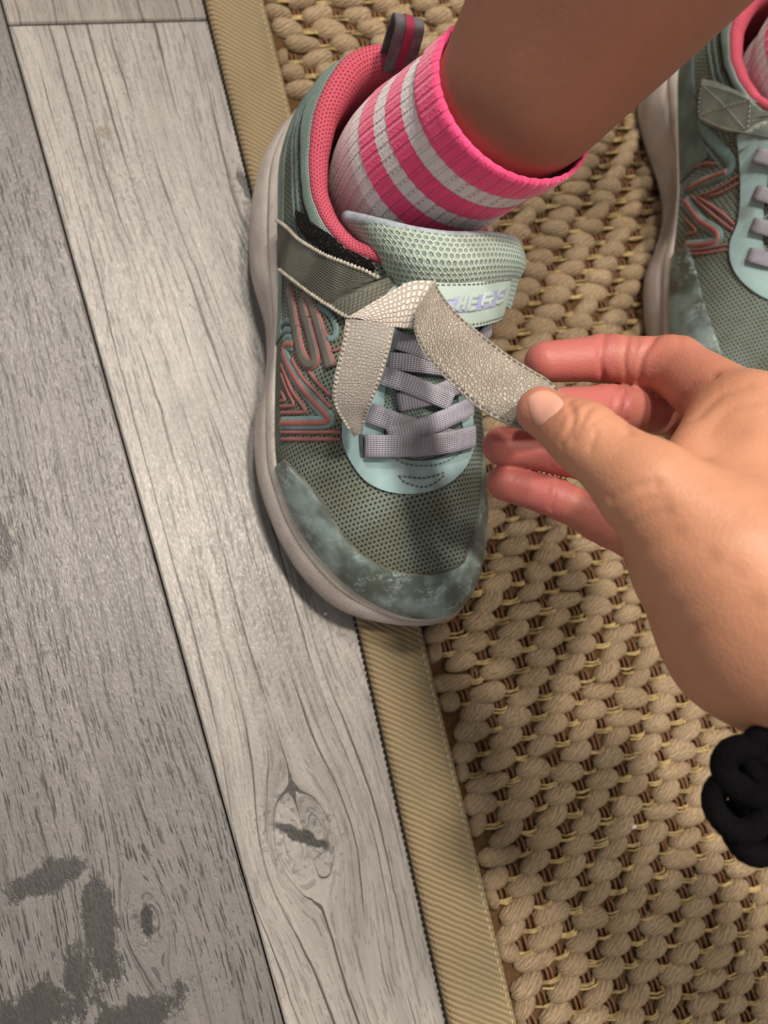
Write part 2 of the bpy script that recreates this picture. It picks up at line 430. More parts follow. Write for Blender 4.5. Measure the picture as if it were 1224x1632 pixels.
ys = np.linspace(-520, 520, 130)
V = []; 
for y in ys: V += [(ix(y) - 4, y, 0.3), (ix(y) - 4, y, 3.2), (460, y, 3.2), (460, y, 0.3)]
mesh('backing', V, grid_faces(len(ys), 4), M_back, rug, smooth=False)
prof = [(0, 0.2), (-.5, 1.5), (-.6, 3.6), (.2, 5.6), (2, 6.9), (6, 7.4), (12, 7.3), (18, 7.6), (24, 8.4), (28, 9.0), (31.0, 9.0), (31.8, 7.8), (31.8, 4)]
ys = np.linspace(-520, 520, 260); V = []; uv = []
for y in ys:
    w = (ix(y) - ex(y)) / 31.8
    for (s, h) in prof: V.append((ex(y) + s * w, y, h + 0.25 * math.sin(y * .045 + s * .1))); uv.append((s, y))
mesh('edging_tape', V, grid_faces(len(ys), len(prof)), M_tape, rug, uv=uv)
# stitches of the dark hem thread along the outer edge, and the pale seam on the inner edge
M_hem = Mat('hem_thread', .8, .2); M_hem.color(srgb(30, 26, 24))
M_seam = Mat('seam_thread', .8, .2); M_seam.color(srgb(186, 168, 128))
def stitch_line(name, P, N, L, gap, w, h, mat, parent, jitter=0.0):
    """short raised thread stitches along a line, joined into one part"""
    P = dense(np.concatenate([P, N], 1), 0.35) if False else (P, N)
    P, N = P
    s = np.concatenate([[0], np.cumsum(np.linalg.norm(np.diff(P, axis=0), axis=1))])
    at = lambda t: np.array([np.interp(t, s, P[:, k]) for k in range(3)])
    nt = lambda t: np.array([np.interp(t, s, N[:, k]) for k in range(3)])
    V = []; F = []; t = 0.0
    while t + L < s[-1]:
        a, b = at(t), at(t + L); n = unit(nt(t + L / 2)); c = (a + b) / 2; d = unit(b - a); q = unit(np.cross(n, d))
        if jitter: q = unit(q + d * rng.normal(0, jitter)); d = np.cross(q, n)
        o = len(V)
        for f, hh, ww in ((-.5, 0, .5), (-.25, h, 1), (.25, h, 1), (.5, 0, .5)):
            p = c + d * f * L
            V += [p - q * w * ww, p + n * hh * 1.0, p + q * w * ww]
        for i in range(3):
            for k in range(2): F.append((o + i * 3 + k, o + i * 3 + k + 1, o + i * 3 + k + 4, o + i * 3 + k + 3))
        t += L + gap
    return mesh(name, V, F, mat, parent, kind='stuff')
yy = np.linspace(-330, 380, 300)
stitch_line('hem_stitching', np.stack([ex(yy) - .5, yy, np.full(300, 1.6)], 1), np.tile([-.7, 0, .7], (300, 1)), 2.2, .9, 1.3, 1.1, M_hem, rug)
stitch_line('seam_stitching', np.stack([ix(yy) - 2.4, yy, np.full(300, 9.0)], 1), np.tile([0, 0, 1.0], (300, 1)), 2.2, 1.6, .35, .5, M_seam, rug)

def yarn_variant(seed):
    r = np.random.default_rng(seed); n, m = 13, 7
    L, W, H = 9.7 + r.normal(0, .5), 5.5 + r.normal(0, .3), 5.0 + r.normal(0, .3)
    V = []; uv = []
    ph0 = r.uniform(0, 6); sk = r.normal(0, .08)
    for i in range(n):
        f = -1 + 2 * i / (n - 1); w = max(0.03, (1 - abs(f) ** 2.7)) ** .5
        for j in range(m):
            g = -1 + 2 * j / (m - 1); a = g * math.pi / 2
            bump = (0.45 * math.sin(f * 4.0 - g * 5.0 + ph0) + .4 * math.sin(f * 3.1 - g * 2.2 + ph0 * 2)) * w
            V.append((f * L + g * .9 * w, math.sin(a) * W * (w * .92 + .05) * (1 + .1 * math.sin(f * 3 + ph0)) + sk * f * L + .6 * math.sin(f * 2.2 + ph0), -1.2 + (math.cos(a) ** .75 if math.cos(a) > 1e-6 else 0) * (H * (.25 + .75 * w) + bump) + (.5 * w)))
            uv.append((f * L, g * W))
    V = np.array(V)
    return V, grid_faces(n, m), np.array(uv)
variants = [yarn_variant(s) for s in range(8)]
vmesh = []
for V, F, uv in variants:
    o = mesh('yarn_loop', V, [f for f in F], M_yarn, None, uv=uv); vmesh.append(o.data); bpy.data.objects.remove(o)
occl = [np.array(p, float) for p in (
    [(405, 300), (450, 200), (600, 95), (690, 60), (900, 260), (825, 400), (800, 520), (758, 640), (762, 830), (740, 985), (580, 985), (430, 800)],
    [(700, -60), (720, 60), (905, 265), (1240, -60)], [(1100, 60), (1240, -60), (1240, 600), (1080, 530), (1035, 480), (1080, 360), (1045, 150)],
    [(780, 700), (860, 540), (1080, 520), (1240, 600), (1240, 1160), (1110, 1130), (1000, 900)], [(1140, 1280), (1240, 1150), (1240, 1360)])]
loops = []; warpV = []; warpF = []; weftV = []; weftF = []
def add_prism(Vl, Fl, P, r):
    """thin four-sided strand"""
    P = np.asarray(P, float); T = unit(np.gradient(P, axis=0)); Bn = unit(np.cross(T, [0, 0, 1.0])); Nn = np.cross(Bn, T)
    o = len(Vl)
    for p, b, q, k in zip(P, Bn, Nn, range(len(P))):
        for a in (0, 1.25, 2.5, 3.75, 5.0): Vl.append(p + b * r * math.cos(a) + q * r * math.sin(a))
    for i in range(len(P) - 1):
        for j in range(5): Fl.append((o + i * 5 + j, o + i * 5 + (j + 1) % 5, o + i * 5 + 5 + (j + 1) % 5, o + i * 5 + 5 + j))
row = 0; y = -330.0; shift = 3.0
while y < 400:
    if y < 225: sx, sy = 7.6, 8.5          # going up the rug each row steps right, then back
    else: sx, sy = -6.1, 9.6
    y += sy; shift += sx
    kmin = int((-60 - shift) // 25.6) - 1
    for k in range(kmin, kmin + 24):
        lx = shift + k * 25.6 + rng.normal(0, .5); ly = y + rng.normal(0, .35)
        P = np.array([lx * RX[0] + ly * RY[0], lx * RX[1] + ly * RY[1], 4.6 + rng.normal(0, .35)])
        if P[0] > 430: continue
        sc_ = rng.normal(1, .05); e_ = ix(P[1]) + .2
        if P[0] + 10 < e_ + 5: continue
        if P[0] - 10 < e_:                       # cut short by the edging
            hl = (P[0] + 10 - e_) / 2; P2 = P.copy(); P2[0] = e_ + hl; sc_ = hl / 10.3
        else: P2 = P
        loops.append((P2, rng.normal(0, 5.5), rng.integers(8), sc_))
        c = P + RX * 12.8
        if c[0] < ix(c[1]) or c[0] > 420: continue
        for dx in (-1.5, 1.3):
            a = c + RX * (dx + rng.normal(0, .25)); sl = rng.normal(0, .7)
            add_prism(warpV, warpF, [a - RY * 5.2 - RX * sl - [0, 0, 2.2], a - RY * 2 + [0, 0, .4], a + RY * 2 + [0, 0, .4], a + RY * 5.2 + RX * sl - [0, 0, 2.2]], 0.75 + rng.uniform(0, .25))
        for q in range(3):
            s0 = rng.uniform(-6.5, -3.5); s1 = rng.uniform(2.5, 6.5); dy = -3.6 + rng.normal(0, .5) + q * .75; bow = rng.uniform(-.2, .9)
            add_prism(weftV, weftF, [c + RX * s0 + RY * (dy + .7) - [0, 0, .2], c + RX * (s0 * .3 + s1 * .1) + RY * (dy - .3) + [0, 0, 1.4 + bow], c + RX * s1 * .6 + RY * (dy - .2) + [0, 0, 1.5 + bow], c + RX * s1 + RY * (dy + .6) - [0, 0, .1]], 0.62)
mesh('warp_threads', warpV, warpF, M_warp, rug, kind='stuff')
mesh('weft_strands', weftV, weftF, M_weft, rug, kind='stuff')
LP = np.array([l[0] for l in loops]); pp = proj(LP); dep = (LP - CAM) @ (RC.T @ np.array([0, 0, 0]) if False else (RC @ np.array([0, 0, 1.0])))
vis = (pp[:, 0] > -10) & (pp[:, 0] < 1234) & (pp[:, 1] > -10) & (pp[:, 1] < 1642)
for o in occl: vis &= ~inside(o, pp)
order = np.argsort(np.where(vis, dep, dep + 1e5)); big = set(order[:min(300, int(vis.sum()))].tolist())
RV, RF, RUV = [], [], []; off = 0
for i, (P, rot, vi, sc) in enumerate(loops):
    ang = RA + math.radians(rot)
    if i in big:
        o = bpy.data.objects.new('yarn_loop', vmesh[vi]); COL.objects.link(o); o.parent = rug
        o.location = [c * U for c in (P - ORIG[rug])]; o.rotation_euler = (0, 0, ang); o.scale = (sc, 1, 1)
    else:
        V, F, uv = variants[vi]; c, s = math.cos(ang), math.sin(ang)
        W = V * [sc, 1, 1]; W = np.stack([W[:, 0] * c - W[:, 1] * s, W[:, 0] * s + W[:, 1] * c, W[:, 2]], 1) + P
        RV.append(W); RUV.append(uv + rng.uniform(0, 40, 2)); RF += [tuple(a + off for a in f) for f in F]; off += len(W)
mesh('yarn_loops', np.concatenate(RV), RF, M_yarn, rug, uv=np.concatenate(RUV), kind='stuff')

# ================================================================== SHOES
RIM = np.array([(28, 212, 37), (8, 203, 38), (-9, 178, 38), (-19, 148, 38), (-25, 125, 36), (-32, 101, 33), (-38, 83, 31), (-45, 60, 29),
    (-51, 37, 27), (-52, 24, 26), (-50, 3, 25), (-43, -17, 24), (-32, -35, 23), (-15, -51, 21), (3, -58, 20), (17, -55, 20), (28, -42, 21),
    (37, -22, 22), (42, 0, 23), (45, 20, 25), (47, 40, 27), (48, 62, 29), (50, 85, 31), (54, 108, 33), (59, 135, 36), (62, 160, 38), (58, 185, 38), (46, 204, 38)], float)
BULGE = np.array([(26, 219, 20), (4, 209, 20), (-16, 184, 20), (-27, 158, 19), (-32, 136, 16), (-33, 106, 12), (-40, 81, 11), (-52, 57, 10),
    (-57, 37, 10), (-58, 20, 10), (-56, -2, 10), (-50, -23, 10), (-38, -42, 11), (-16, -56, 13), (5, -62, 14), (20, -58, 14), (30, -44, 13),
    (39, -23, 11), (44, 0, 10), (48, 20, 10), (49, 40, 10), (44, 62, 13), (41, 85, 17), (46, 108, 19), (59, 135, 19), (67, 160, 19), (64, 187, 20), (48, 209, 20)], float)
RIDGE = np.array([(-34, 3, 42), (-18, 2, 50), (0, 0, 58), (22, 1, 69), (45, 9, 83), (62, 19, 94), (85, 29, 108), (100, 30, 118), (120, 28, 128), (150, 28, 132)], float)
YMAP = np.array([(-62, -33), (-52, -30), (-35, -20), (-17, -8), (3, 5), (24, 24), (60, 60), (101, 98), (125, 118), (148, 133), (171, 142), (200, 148), (220, 150)], float)
NLAT = np.array([(-62, 2.2), (0, 2.2), (60, 1.85), (85, 1.75), (110, 1.8), (150, 1.9), (185, 1.6), (215, 1.3)], float)
NMED = np.array([(-62, 2.2), (0, 2.3), (40, 2.8), (85, 4.2), (120, 3.2), (150, 2.2), (185, 1.7), (215, 1.3)], float)
COLLAR = np.array([(78, 200), (83, 103), (86, 97), (100, 88), (115, 82), (132, 78), (150, 78), (170, 81), (195, 86), (215, 88)], float)
NR, NT = 336, 56
class Last:
    """outer surface of a shoe upper, sampled on a grid (around, up)"""
    def __init__(s, xf=None):
        s.flip = xf is not None
        rest = lambda P: np.asarray(P) * [1, .975, 1] + [-3.7, 75 * .025 - 2.9, 9.0]      # the shoe stands on the rug
        s.xf = (lambda P: xf(rest(P))) if xf else rest
        rim = catmull(RIM, NR, True); bul = catmull(BULGE, NR, True)
        s.rim0 = rim
        lat = np.arange(NR) < NR * 14.3 / 28
        yr = np.interp(rim[:, 1], YMAP[:, 0], YMAP[:, 1])
        rid = np.stack([np.interp(yr, RIDGE[:, 0], RIDGE[:, 1]), yr, np.interp(yr, RIDGE[:, 0], RIDGE[:, 2])], 1)
        n = np.where(lat, np.interp(rim[:, 1], NLAT[:, 0], NLAT[:, 1]), np.interp(rim[:, 1], NMED[:, 0], NMED[:, 1]))
        k = np.ones(21) / 21
        n = np.convolve(np.concatenate([n[-10:], n, n[:10]]), k, 'valid')
        for c in (0, 2):
            rid[:, c] = np.convolve(np.concatenate([rid[-4:, c], rid[:, c], rid[:4, c]]), np.ones(9) / 9, 'valid')
        def mer(t):
            """t: (NR, m) -> points"""
            a = t * math.pi / 2
            hx = 1 - np.clip(np.cos(a), 0, 1) ** (2 / n[:, None]); vz = np.clip(np.sin(a), 0, 1) ** (2 / n[:, None])
            P = rim[:, None, :] + (rid - rim)[:, None, :] * np.stack([hx, hx, vz], -1)
            return P
        tt = np.repeat(np.linspace(0, 1, 400)[None], NR, 0); Z = mer(tt)[..., 2]
        zc = np.interp(rim[:, 1], COLLAR[:, 0], COLLAR[:, 1], left=400)
        tc = np.ones(NR)
        for i in range(NR):
            if zc[i] < Z[i, -1]: tc[i] = tt[i, np.argmax(Z[i] >= zc[i])]
        s.tc = tc; s.open = tc < 0.999
        s.P = s.xf(mer(np.linspace(0, 1, NT)[None] * tc[:, None]))
        s.rim = s.xf(rim); s.bul = s.xf(bul)
        du = np.roll(s.P, -1, 0) - np.roll(s.P, 1, 0); dv = np.gradient(s.P, axis=1)
        N = np.cross(du, dv)
        cen = s.P.mean((0, 1)) * [1, 1, .3]
        if np.mean(np.sum(N * (s.P - cen), -1) > 0) < .5: N = -N
        s.N = unit(N)
        s.F = grid_faces(NR, NT, True)
        s.bvh = BVHTree.FromPolygons([Vector(p) for p in s.P.reshape(-1, 3)], s.F)
        arc = np.concatenate([[0], np.cumsum(np.linalg.norm(np.diff(rim, axis=0), axis=1))]); s.arc = arc
        s.hgt = 78.0
    def hit(s, px, py):
        h = s.bvh.ray_cast(Vector(CAM), Vector(ray(px, py)))
        if h[0] is None: return None
        f = s.F[h[2]]; w = poly_3d_calc([Vector(s.P.reshape(-1, 3)[i]) for i in f], h[0])
        i0 = f[0] // NT; j0 = f[0] % NT
        a = i0 + w[1] + w[2]; t = j0 + w[2] + w[3]
        return (a, t)
    def at(s, pts, fill=True):
        """pixels -> surface coordinates (around, up); misses are dropped"""
        out = [s.hit(*p) for p in pts]
        return np.array([o for o in out if o is not None], float).reshape(-1, 2)
    def ev(s, A, h=0.0):
        A = np.asarray(A, float); a = A[:, 0]; t = np.clip(A[:, 1], 0, NT - 1.001)
        i = np.floor(a).astype(int); fa = (a - i)[:, None]; j = t.astype(int); ft = (t - j)[:, None]
        g = lambda Q: (Q[i % NR, j] * (1 - fa) * (1 - ft) + Q[(i + 1) % NR, j] * fa * (1 - ft) + Q[(i + 1) % NR, j + 1] * fa * ft + Q[i % NR, j + 1] * (1 - fa) * ft)
        N = unit(g(s.N)); return g(s.P) + N * h, N
    SA, ST = 2.0, 1.4                       # rough units per step around / up
    def top(s, pts):
        """pixels -> plan coordinates of the surface points seen there"""
        A = s.at(pts); return s.ev(A)[0][:, :2]
    def drop(s, A, h=0.0):
        """plan coordinates -> surface points and normals, looking straight down"""
        P = []; N = []
        for x, y in np.asarray(A, float):
            r = s.bvh.ray_cast(Vector((x, y, 300)), Vector((0, 0, -1)))
            if r[0] is None:
                q = s.bvh.find_nearest(Vector((x, y, 60))); p, n = q[0], q[1]
            else: p, n = r[0], r[1]
            n = np.array(n); n = n if n[2] > 0 else -n
            P.append(np.array(p) + n * h); N.append(n)
        return np.array(P), np.array(N)
    def patch(s, name, poly, mat, h, parent, holes=(), step=2.4, edge=0.8, plan=False, **kw):
        """piece of sheet material lying on the surface; poly in (around, up) or in plan"""
        sc = np.array([1.0, 1.0]) if plan else np.array([s.SA, s.ST]); EV = s.drop if plan else s.ev
        poly = dense(np.asarray(poly) * sc, 1.3, True)
        hs = [dense(np.asarray(q) * sc, 1.3, True) for q in holes]
        lo, hi = poly.min(0), poly.max(0)
        gx, gy = np.meshgrid(np.arange(lo[0], hi[0], step), np.arange(lo[1], hi[1], step)); G = np.stack([gx.ravel(), gy.ravel()], 1)
        G = G + (np.floor((G[:, 1:] - lo[1]) / step) % 2) * np.array([step / 2, 0])
        k = inside(poly, G)
        for q in hs: k &= ~inside(q, G)
        G = G[k]
        bnd = np.concatenate([poly] + hs)
        if len(G):
            dm = np.min(np.linalg.norm(G[:, None] - bnd[None], axis=2), axis=1); G = G[dm > step * .45]
        vs_ = [Vector(p) for p in np.concatenate([bnd, G])] if len(G) else [Vector(p) for p in bnd]
        ed = []; o = 0
        for q in [poly] + hs:
            ed += [(o + i, o + (i + 1) % len(q)) for i in range(len(q))]; o += len(q)
        v2, e2, f2, *_ = delaunay_2d_cdt(vs_, ed, [], 0, 1e-4)
        A = np.array([tuple(v) for v in v2]); cenF = np.array([A[list(f)].mean(0) for f in f2])
        ok = inside(poly, cenF)
        for q in hs: ok &= ~inside(q, cenF)
        f2 = [f for f, kk in zip(f2, ok) if kk]
        P, N = EV(A / sc, h)
        # boundary skirt
        cnt = {}
        for f in f2:
            for a, b in zip(f, f[1:] + f[:1]): cnt[(a, b)] = 1
        bd = [(a, b) for (a, b) in cnt if (b, a) not in cnt]
        isb = sorted({a for a, b in bd} | {b for a, b in bd})
        rnd = P.copy(); rnd[isb] -= N[isb] * min(edge, h) * .35
        V = [rnd, rnd[isb], EV(A[isb] / sc, -0.5)[0]]
        m = {v: i for i, v in enumerate(isb)}; n0 = len(P); n1 = n0 + len(isb)
        c0 = np.cross(P[f2[0][1]] - P[f2[0][0]], P[f2[0][2]] - P[f2[0][0]]) @ N[f2[0][0]] > 0
        F = [tuple(f) if c0 else tuple(f[::-1]) for f in f2]
        for a, b in bd:
            q = (n0 + m[b], n0 + m[a], n1 + m[a], n1 + m[b]); F.append(q if c0 else q[::-1])
        uv = np.concatenate([A, A[isb], A[isb]])
        return mesh(name, np.concatenate(V), F, mat, parent, uv=uv, **kw)
    def line(s, name, A, prof, mat, parent, h=0.0, step=1.2, **kw):
        """raised strip along a path of surface coordinates"""
        sc = np.array([s.SA, s.ST]); A = dense(np.asarray(A) * sc, step) / sc
        P, N = s.ev(A, h)
        return sweep(name, P, N, prof, mat, parent, **kw)

# ---- shoe materials
def knit(name, c0, c1, hole, pu, pv, dirt=None, dirt_amt=0.0, hole_r=0.30, bump=.6, lo=.0):
    m = Mat(name, .85, .2); u, v, _ = m.uv(); x, y, z = m.coords()
    u = u + (m.noise(x * .2, y * .2, z * .2) - .5) * .6
    fu = u * (1 / pu); fv = v * (1 / pv)
    r = fv.floor(); cu = (fu + r * .5).fract() - .5; cv = fv.fract() - .5
    d = (cu * cu * 1.1 + cv * cv).sqrt()
    hol = d.ss(hole_r - .1, hole_r + .05, 1.0, 0.0)
    th = ((u + v) * (6.2832 * 1.6 / pu)).sin() * .25 + ((u - v) * (6.2832 * 1.6 / pu)).sin() * .25 + .5
    n = m.noise(x * .045, y * .045, z * .045, detail=4)
    c = m.mix(th * .5 + n * .4, c0, c1)
    if dirt: c = m.mix(m.noise(x * .03, y * .03, z * .03 + 5, detail=4).ss(.40, .64) * dirt_amt, c, dirt)
    c = m.mix(hol * .9, c, hole)
    m.color(c); m.bump(th * .3 - hol, bump, .8)
    return m
MX = {}
MX['mesh'] = knit('shoe_mesh', srgb(102, 116, 108), srgb(146, 156, 145), srgb(36, 42, 39), 2.5, 1.9, srgb(108, 108, 92), .8)
MX['sidemesh'] = knit('shoe_side_mesh', srgb(104, 130, 128), srgb(170, 190, 180), srgb(34, 44, 42), 1.7, 1.3, srgb(104, 106, 92), .45, .33)
MX['tonguemesh'] = knit('tongue_mesh', srgb(150, 174, 166), srgb(204, 216, 204), srgb(128, 146, 140), 2.3, 1.9, srgb(176, 178, 158), .4, .34, 1.0)
MX['collarmesh'] = knit('collar_mesh', srgb(120, 146, 142), srgb(176, 194, 184), srgb(80, 98, 96), 1.5, 1.2, srgb(96, 102, 92), .5, .3)
MX['pink'] = knit('pink_knit', srgb(194, 76, 98), srgb(222, 110, 126), srgb(150, 54, 74), 2.0, 1.6, srgb(180, 86, 96), .3, .26, .8)
m = Mat('toe_rubber', .38, .5); x, y, z = m.coords()
n1 = m.noise(x * .05, y * .05, z * .05, detail=3); n2 = m.noise(x * .5, y * .5, z * .5, detail=5, rough=.7); n3 = m.noise(x * .1, y * .1, z * .1 + 7, detail=4, rough=.65)
c = m.mix(n1.ss(.38, .62), srgb(90, 100, 94), srgb(146, 165, 162))
c = m.mix(n3.ss(.46, .66) * n2.ss(.47, .56) * .8, c, srgb(182, 198, 198))
c = m.mix(n3.ss(.62, .70) * n2.ss(.66, .72) * .8, c, srgb(34, 36, 34))
c = m.mix(m.noise(x * .07, y * .07, z * .07 + 3, detail=3).ss(.52, .72) * .55, c, srgb(86, 84, 72))
m.color(c); m.rough(n2.ss(.3, .7, .30, .55)); m.bump(n2, .25, .5); MX['toe'] = m
m = Mat('eyestay_synthetic', .36, .5); x, y, z = m.coords()
n1 = m.noise(x * .05, y * .05, z * .05 + 2, detail=4); n2 = m.noise(x * .8, y * .8, z * .8, detail=3)
m.color(m.mix(n1.ss(.50, .74) * .75, srgb(160, 190, 192), srgb(126, 136, 130))); m.bump(n2, .2, .5); MX['eyestay'] = m
m = Mat('midsole_foam', .55, .35); x, y, z = m.coords(); u, v, _ = m.uv()
n1 = m.noise(x * .03, y * .03, z * .06, detail=4); n2 = m.noise(x * .6, y * .6, z * .9, detail=4, rough=.7)
c = m.mix(n1.ss(.3, .7), srgb(170, 158, 152), srgb(206, 196, 190)); c = m.mix(n2.ss(.55, .75) * .6, c, srgb(128, 114, 104))
dots = ((u * 3.4).sin() * (v * 4.2).sin()).ss(-.2, .7)
m.color(c); m.bump(dots * .8 + n2 * .5, .7, .8); MX['sole'] = m
m = Mat('midsole_rim', .5, .35); x, y, z = m.coords()
n1 = m.noise(x * .04, y * .04, z * .04 + 4, detail=4); n2 = m.noise(x * .9, y * .25, z * .5, detail=4)
c = m.mix(n1.ss(.3, .7), srgb(176, 166, 160), srgb(214, 206, 198)); c = m.mix(n2.ss(.58, .76) * .45, c, srgb(122, 110, 100))
m.color(c); m.bump(n2, .3, .5); MX['rim'] = m
m = Mat('outsole_rubber', .7); m.color(srgb(120, 112, 106)); MX['outsole'] = m
m = Mat('elastic_lace', .7, .3); u, v, _ = m.uv()
w = ((u * 3.9 + v * 2.6).sin() * (u * 3.9 - v * 2.6).sin()) * .5 + .5
ed = (u - 5.0).abs().ss(3.4, 4.2)
x, y, z = m.coords()
c = m.mix(w, srgb(138, 136, 150), srgb(204, 202, 216)); c = m.mix(m.noise(x * .08, y * .08, z * .08, detail=3).ss(.45, .7) * .5, c, srgb(132, 122, 118))
m.color(c); m.bump(w, .6, .9); MX['lace'] = m
def plain(name, c, rough=.6, c2=None, sc=.08, bump=.0, bs=.6, spec=.4):
    m = Mat(name, rough, spec); x, y, z = m.coords()
    n = m.noise(x * sc, y * sc, z * sc, detail=4)
    m.color(m.mix(n.ss(.35, .65), c, c2) if c2 else c)
    if bump: m.bump(m.noise(x * bs, y * bs, z * bs, detail=4), bump, .8)
    return m
MX['pinkline'] = plain('pink_print', srgb(164, 102, 100), .5, srgb(146, 92, 90))
MX['mintline'] = plain('mint_print', srgb(120, 152, 152), .5, srgb(96, 116, 114))
MX['greenline'] = plain('grey_green_print', srgb(78, 94, 92), .4, srgb(100, 118, 114))
MX['logo'] = plain('grey_logo_print', srgb(112, 106, 100), .5, srgb(100, 96, 90))
MX['darkline'] = plain('dark_groove', srgb(34, 34, 34), .8)
MX['thread'] = plain('sewing_thread', srgb(120, 122, 112), .8, srgb(90, 88, 78))
MX['threadlight'] = plain('pale_sewing_thread', srgb(150, 158, 150), .8, srgb(170, 172, 160))
MX['label'] = plain('mint_label', srgb(178, 196, 188), .55, srgb(166, 184, 176), .06, .25, .9)
MX['print'] = plain('lavender_print', srgb(150, 152, 196), .5, srgb(160, 164, 200))
m = Mat('strap_hide', .42, .5); u, v, _ = m.uv(); x, y, z = m.coords()
ce = m.voro(u * .75, v * .75, 0, 'DISTANCE_TO_EDGE'); cell = ce.ss(.02, .26)
n = m.noise(x * .05, y * .05, z * .05, detail=4); n2 = m.noise(u * .9, v * .9, 3, detail=3)
c = m.mix(n.ss(.3, .7), srgb(172, 162, 150), srgb(210, 200, 188)); c = m.mix(cell * .5 + n2 * .4, srgb(146, 135, 122), c)
m.color(c); m.bump(cell * .8 + n2 * .4, .7, .8); MX['strap'] = m
m = Mat('strap_hide_pale', .40, .5); u, v, _ = m.uv()
ce = m.voro(u * .55, v * .55, 0, 'DISTANCE_TO_EDGE', .35); cell = ce.ss(.0, .25); n2 = m.noise(u * .9, v * .9, 3, detail=3)
m.color(m.mix(cell * .7 + n2 * .3, srgb(172, 161, 152), srgb(212, 202, 192))); m.bump(cell + n2 * .3, .7, .7); MX['strap_pale'] = m
m = Mat('strap_lining', .95, .1); u, v, _ = m.uv(); x, y, z = m.coords()
ce = m.voro(u * .8, v * .8, 0, 'DISTANCE_TO_EDGE', .5).ss(.0, .3); n = m.noise(x * .06, y * .06, z * .06, detail=4); n2 = m.noise(u * 1.4, v * 1.4, 3, detail=4)
m.color(m.mix(ce * .4 + n * .3 + n2 * .3, srgb(136, 129, 123), srgb(190, 183, 176))); m.bump(ce * .4 + n2, .5, .8); MX['strap_lining'] = m
m = Mat('worn_strap', .85, .2); u, v, _ = m.uv(); x, y, z = m.coords()
w = ((u * 4.6).sin() + (v * 4.6).sin()) * .25 + .5; n = m.noise(x * .06, y * .06, z * .06, detail=4)
c = m.mix(n.ss(.35, .65), srgb(70, 69, 63), srgb(110, 109, 99)); c = m.mix(w * .35, c, srgb(140, 140, 130)); 
m.color(c); m.bump(w + n, .5, .8); MX['worn'] = m
m = Mat('hook_velcro', .9, .2); x, y, z = m.coords()
n = m.noise(x * 1.1, y * 1.1, z * 1.1, detail=4, rough=.75)
m.color(m.mix(n.ss(.56, .72), srgb(16, 14, 14), srgb(120, 112, 106))); m.bump(n, 1.2, 1.0); MX['velcro'] = m
MX['tab'] = plain('tab_webbing', srgb(78, 78, 82), .7, srgb(104, 104, 104), .2, .4, 1.4)
MX['tabstripe'] = plain('tab_stripe', srgb(150, 44, 72), .7, srgb(132, 40, 66), .2, .4, 1.4)
MX['fray'] = plain('frayed_thread', srgb(164, 156, 142), .9, srgb(190, 184, 172), .3)

def sole(L, shoe):
    """outsole, textured foam wall and smooth rim band around the shoe"""
    rim, bul = L.rim, L.bul; n = NR; cen = L.xf(np.array([[2.0, 75, 0]]))[0]
    yl = L.rim0[:, 1]; spring = np.interp(yl, [-62, -20, 10], [6, 1.2, 0.0])
    inn = lambda P, d: P - unit((P - np.roll(P, 1, 0)) @ np.array([[0, -1, 0], [1, 0, 0], [0, 0, 0]], float) * [1, 1, 0]) * d * (-1 if L.flip else 1)
    sgn = 1.0
    test = inn(bul, 3.0)
    if np.mean(np.linalg.norm(test - cen, axis=1) < np.linalg.norm(bul - cen, axis=1)) < .5: sgn = -1.0
    off = lambda P, d: inn(P, d * sgn)
    z = lambda P, zz: np.concatenate([P[:, :2], np.broadcast_to(zz, (n,))[:, None] + 9.0], 1)
    b0 = z(off(bul, 5), spring); b1 = z(off(bul, 2.6), spring); b2 = z(off(bul, .7), spring + 3.0)
    V = np.stack([b0, b1, b2], 1)
    F = grid_faces(n, 3, True); Vf = V.reshape(-1, 3)
    Vf = np.concatenate([Vf, [[cen[0], cen[1], 9.5]]]); c = len(Vf) - 1
    F += [((i + 1) % n * 3, i * 3, c) for i in range(n)]
    mesh('outsole', Vf, F, MX['outsole'], shoe)
    mid = bul * .42 + rim * .58; arc = L.arc
    rows = [z(off(bul, 1.0), spring + 2.6), z(off(bul, .1), (bul[:, 2] - 9) * .55 + spring), bul, bul * .72 + rim * .28 - 0, off(mid, -.2), off(mid, 1.3), off(mid, 3.0)]
    V = np.stack(rows, 1); m_ = len(rows)
    hh = np.concatenate([np.zeros((n, 1)), np.cumsum(np.linalg.norm(np.diff(V, axis=1), axis=2), 1)], 1)
    uv = np.stack([np.repeat(arc[:n, None], m_, 1), hh], -1).reshape(-1, 2)
    mesh('midsole', V.reshape(-1, 3), grid_faces(n, m_, True), MX['sole'], shoe, uv=uv)
    rows = [off(mid, 2.2), off(mid * .97 + rim * .03, -.2), off(mid * .6 + rim * .4, -1.0), off(mid * .2 + rim * .8, -.9), rim + [0, 0, .6] - (rim - off(rim, -.6)) * 1.0, off(rim, .8) + [0, 0, .9], off(rim, 3.0) + [0, 0, -1.0]]
    V = np.stack(rows, 1); m_ = len(rows)
    mesh('midsole_rim', V.reshape(-1, 3), grid_faces(n, m_, True), MX['rim'], shoe)

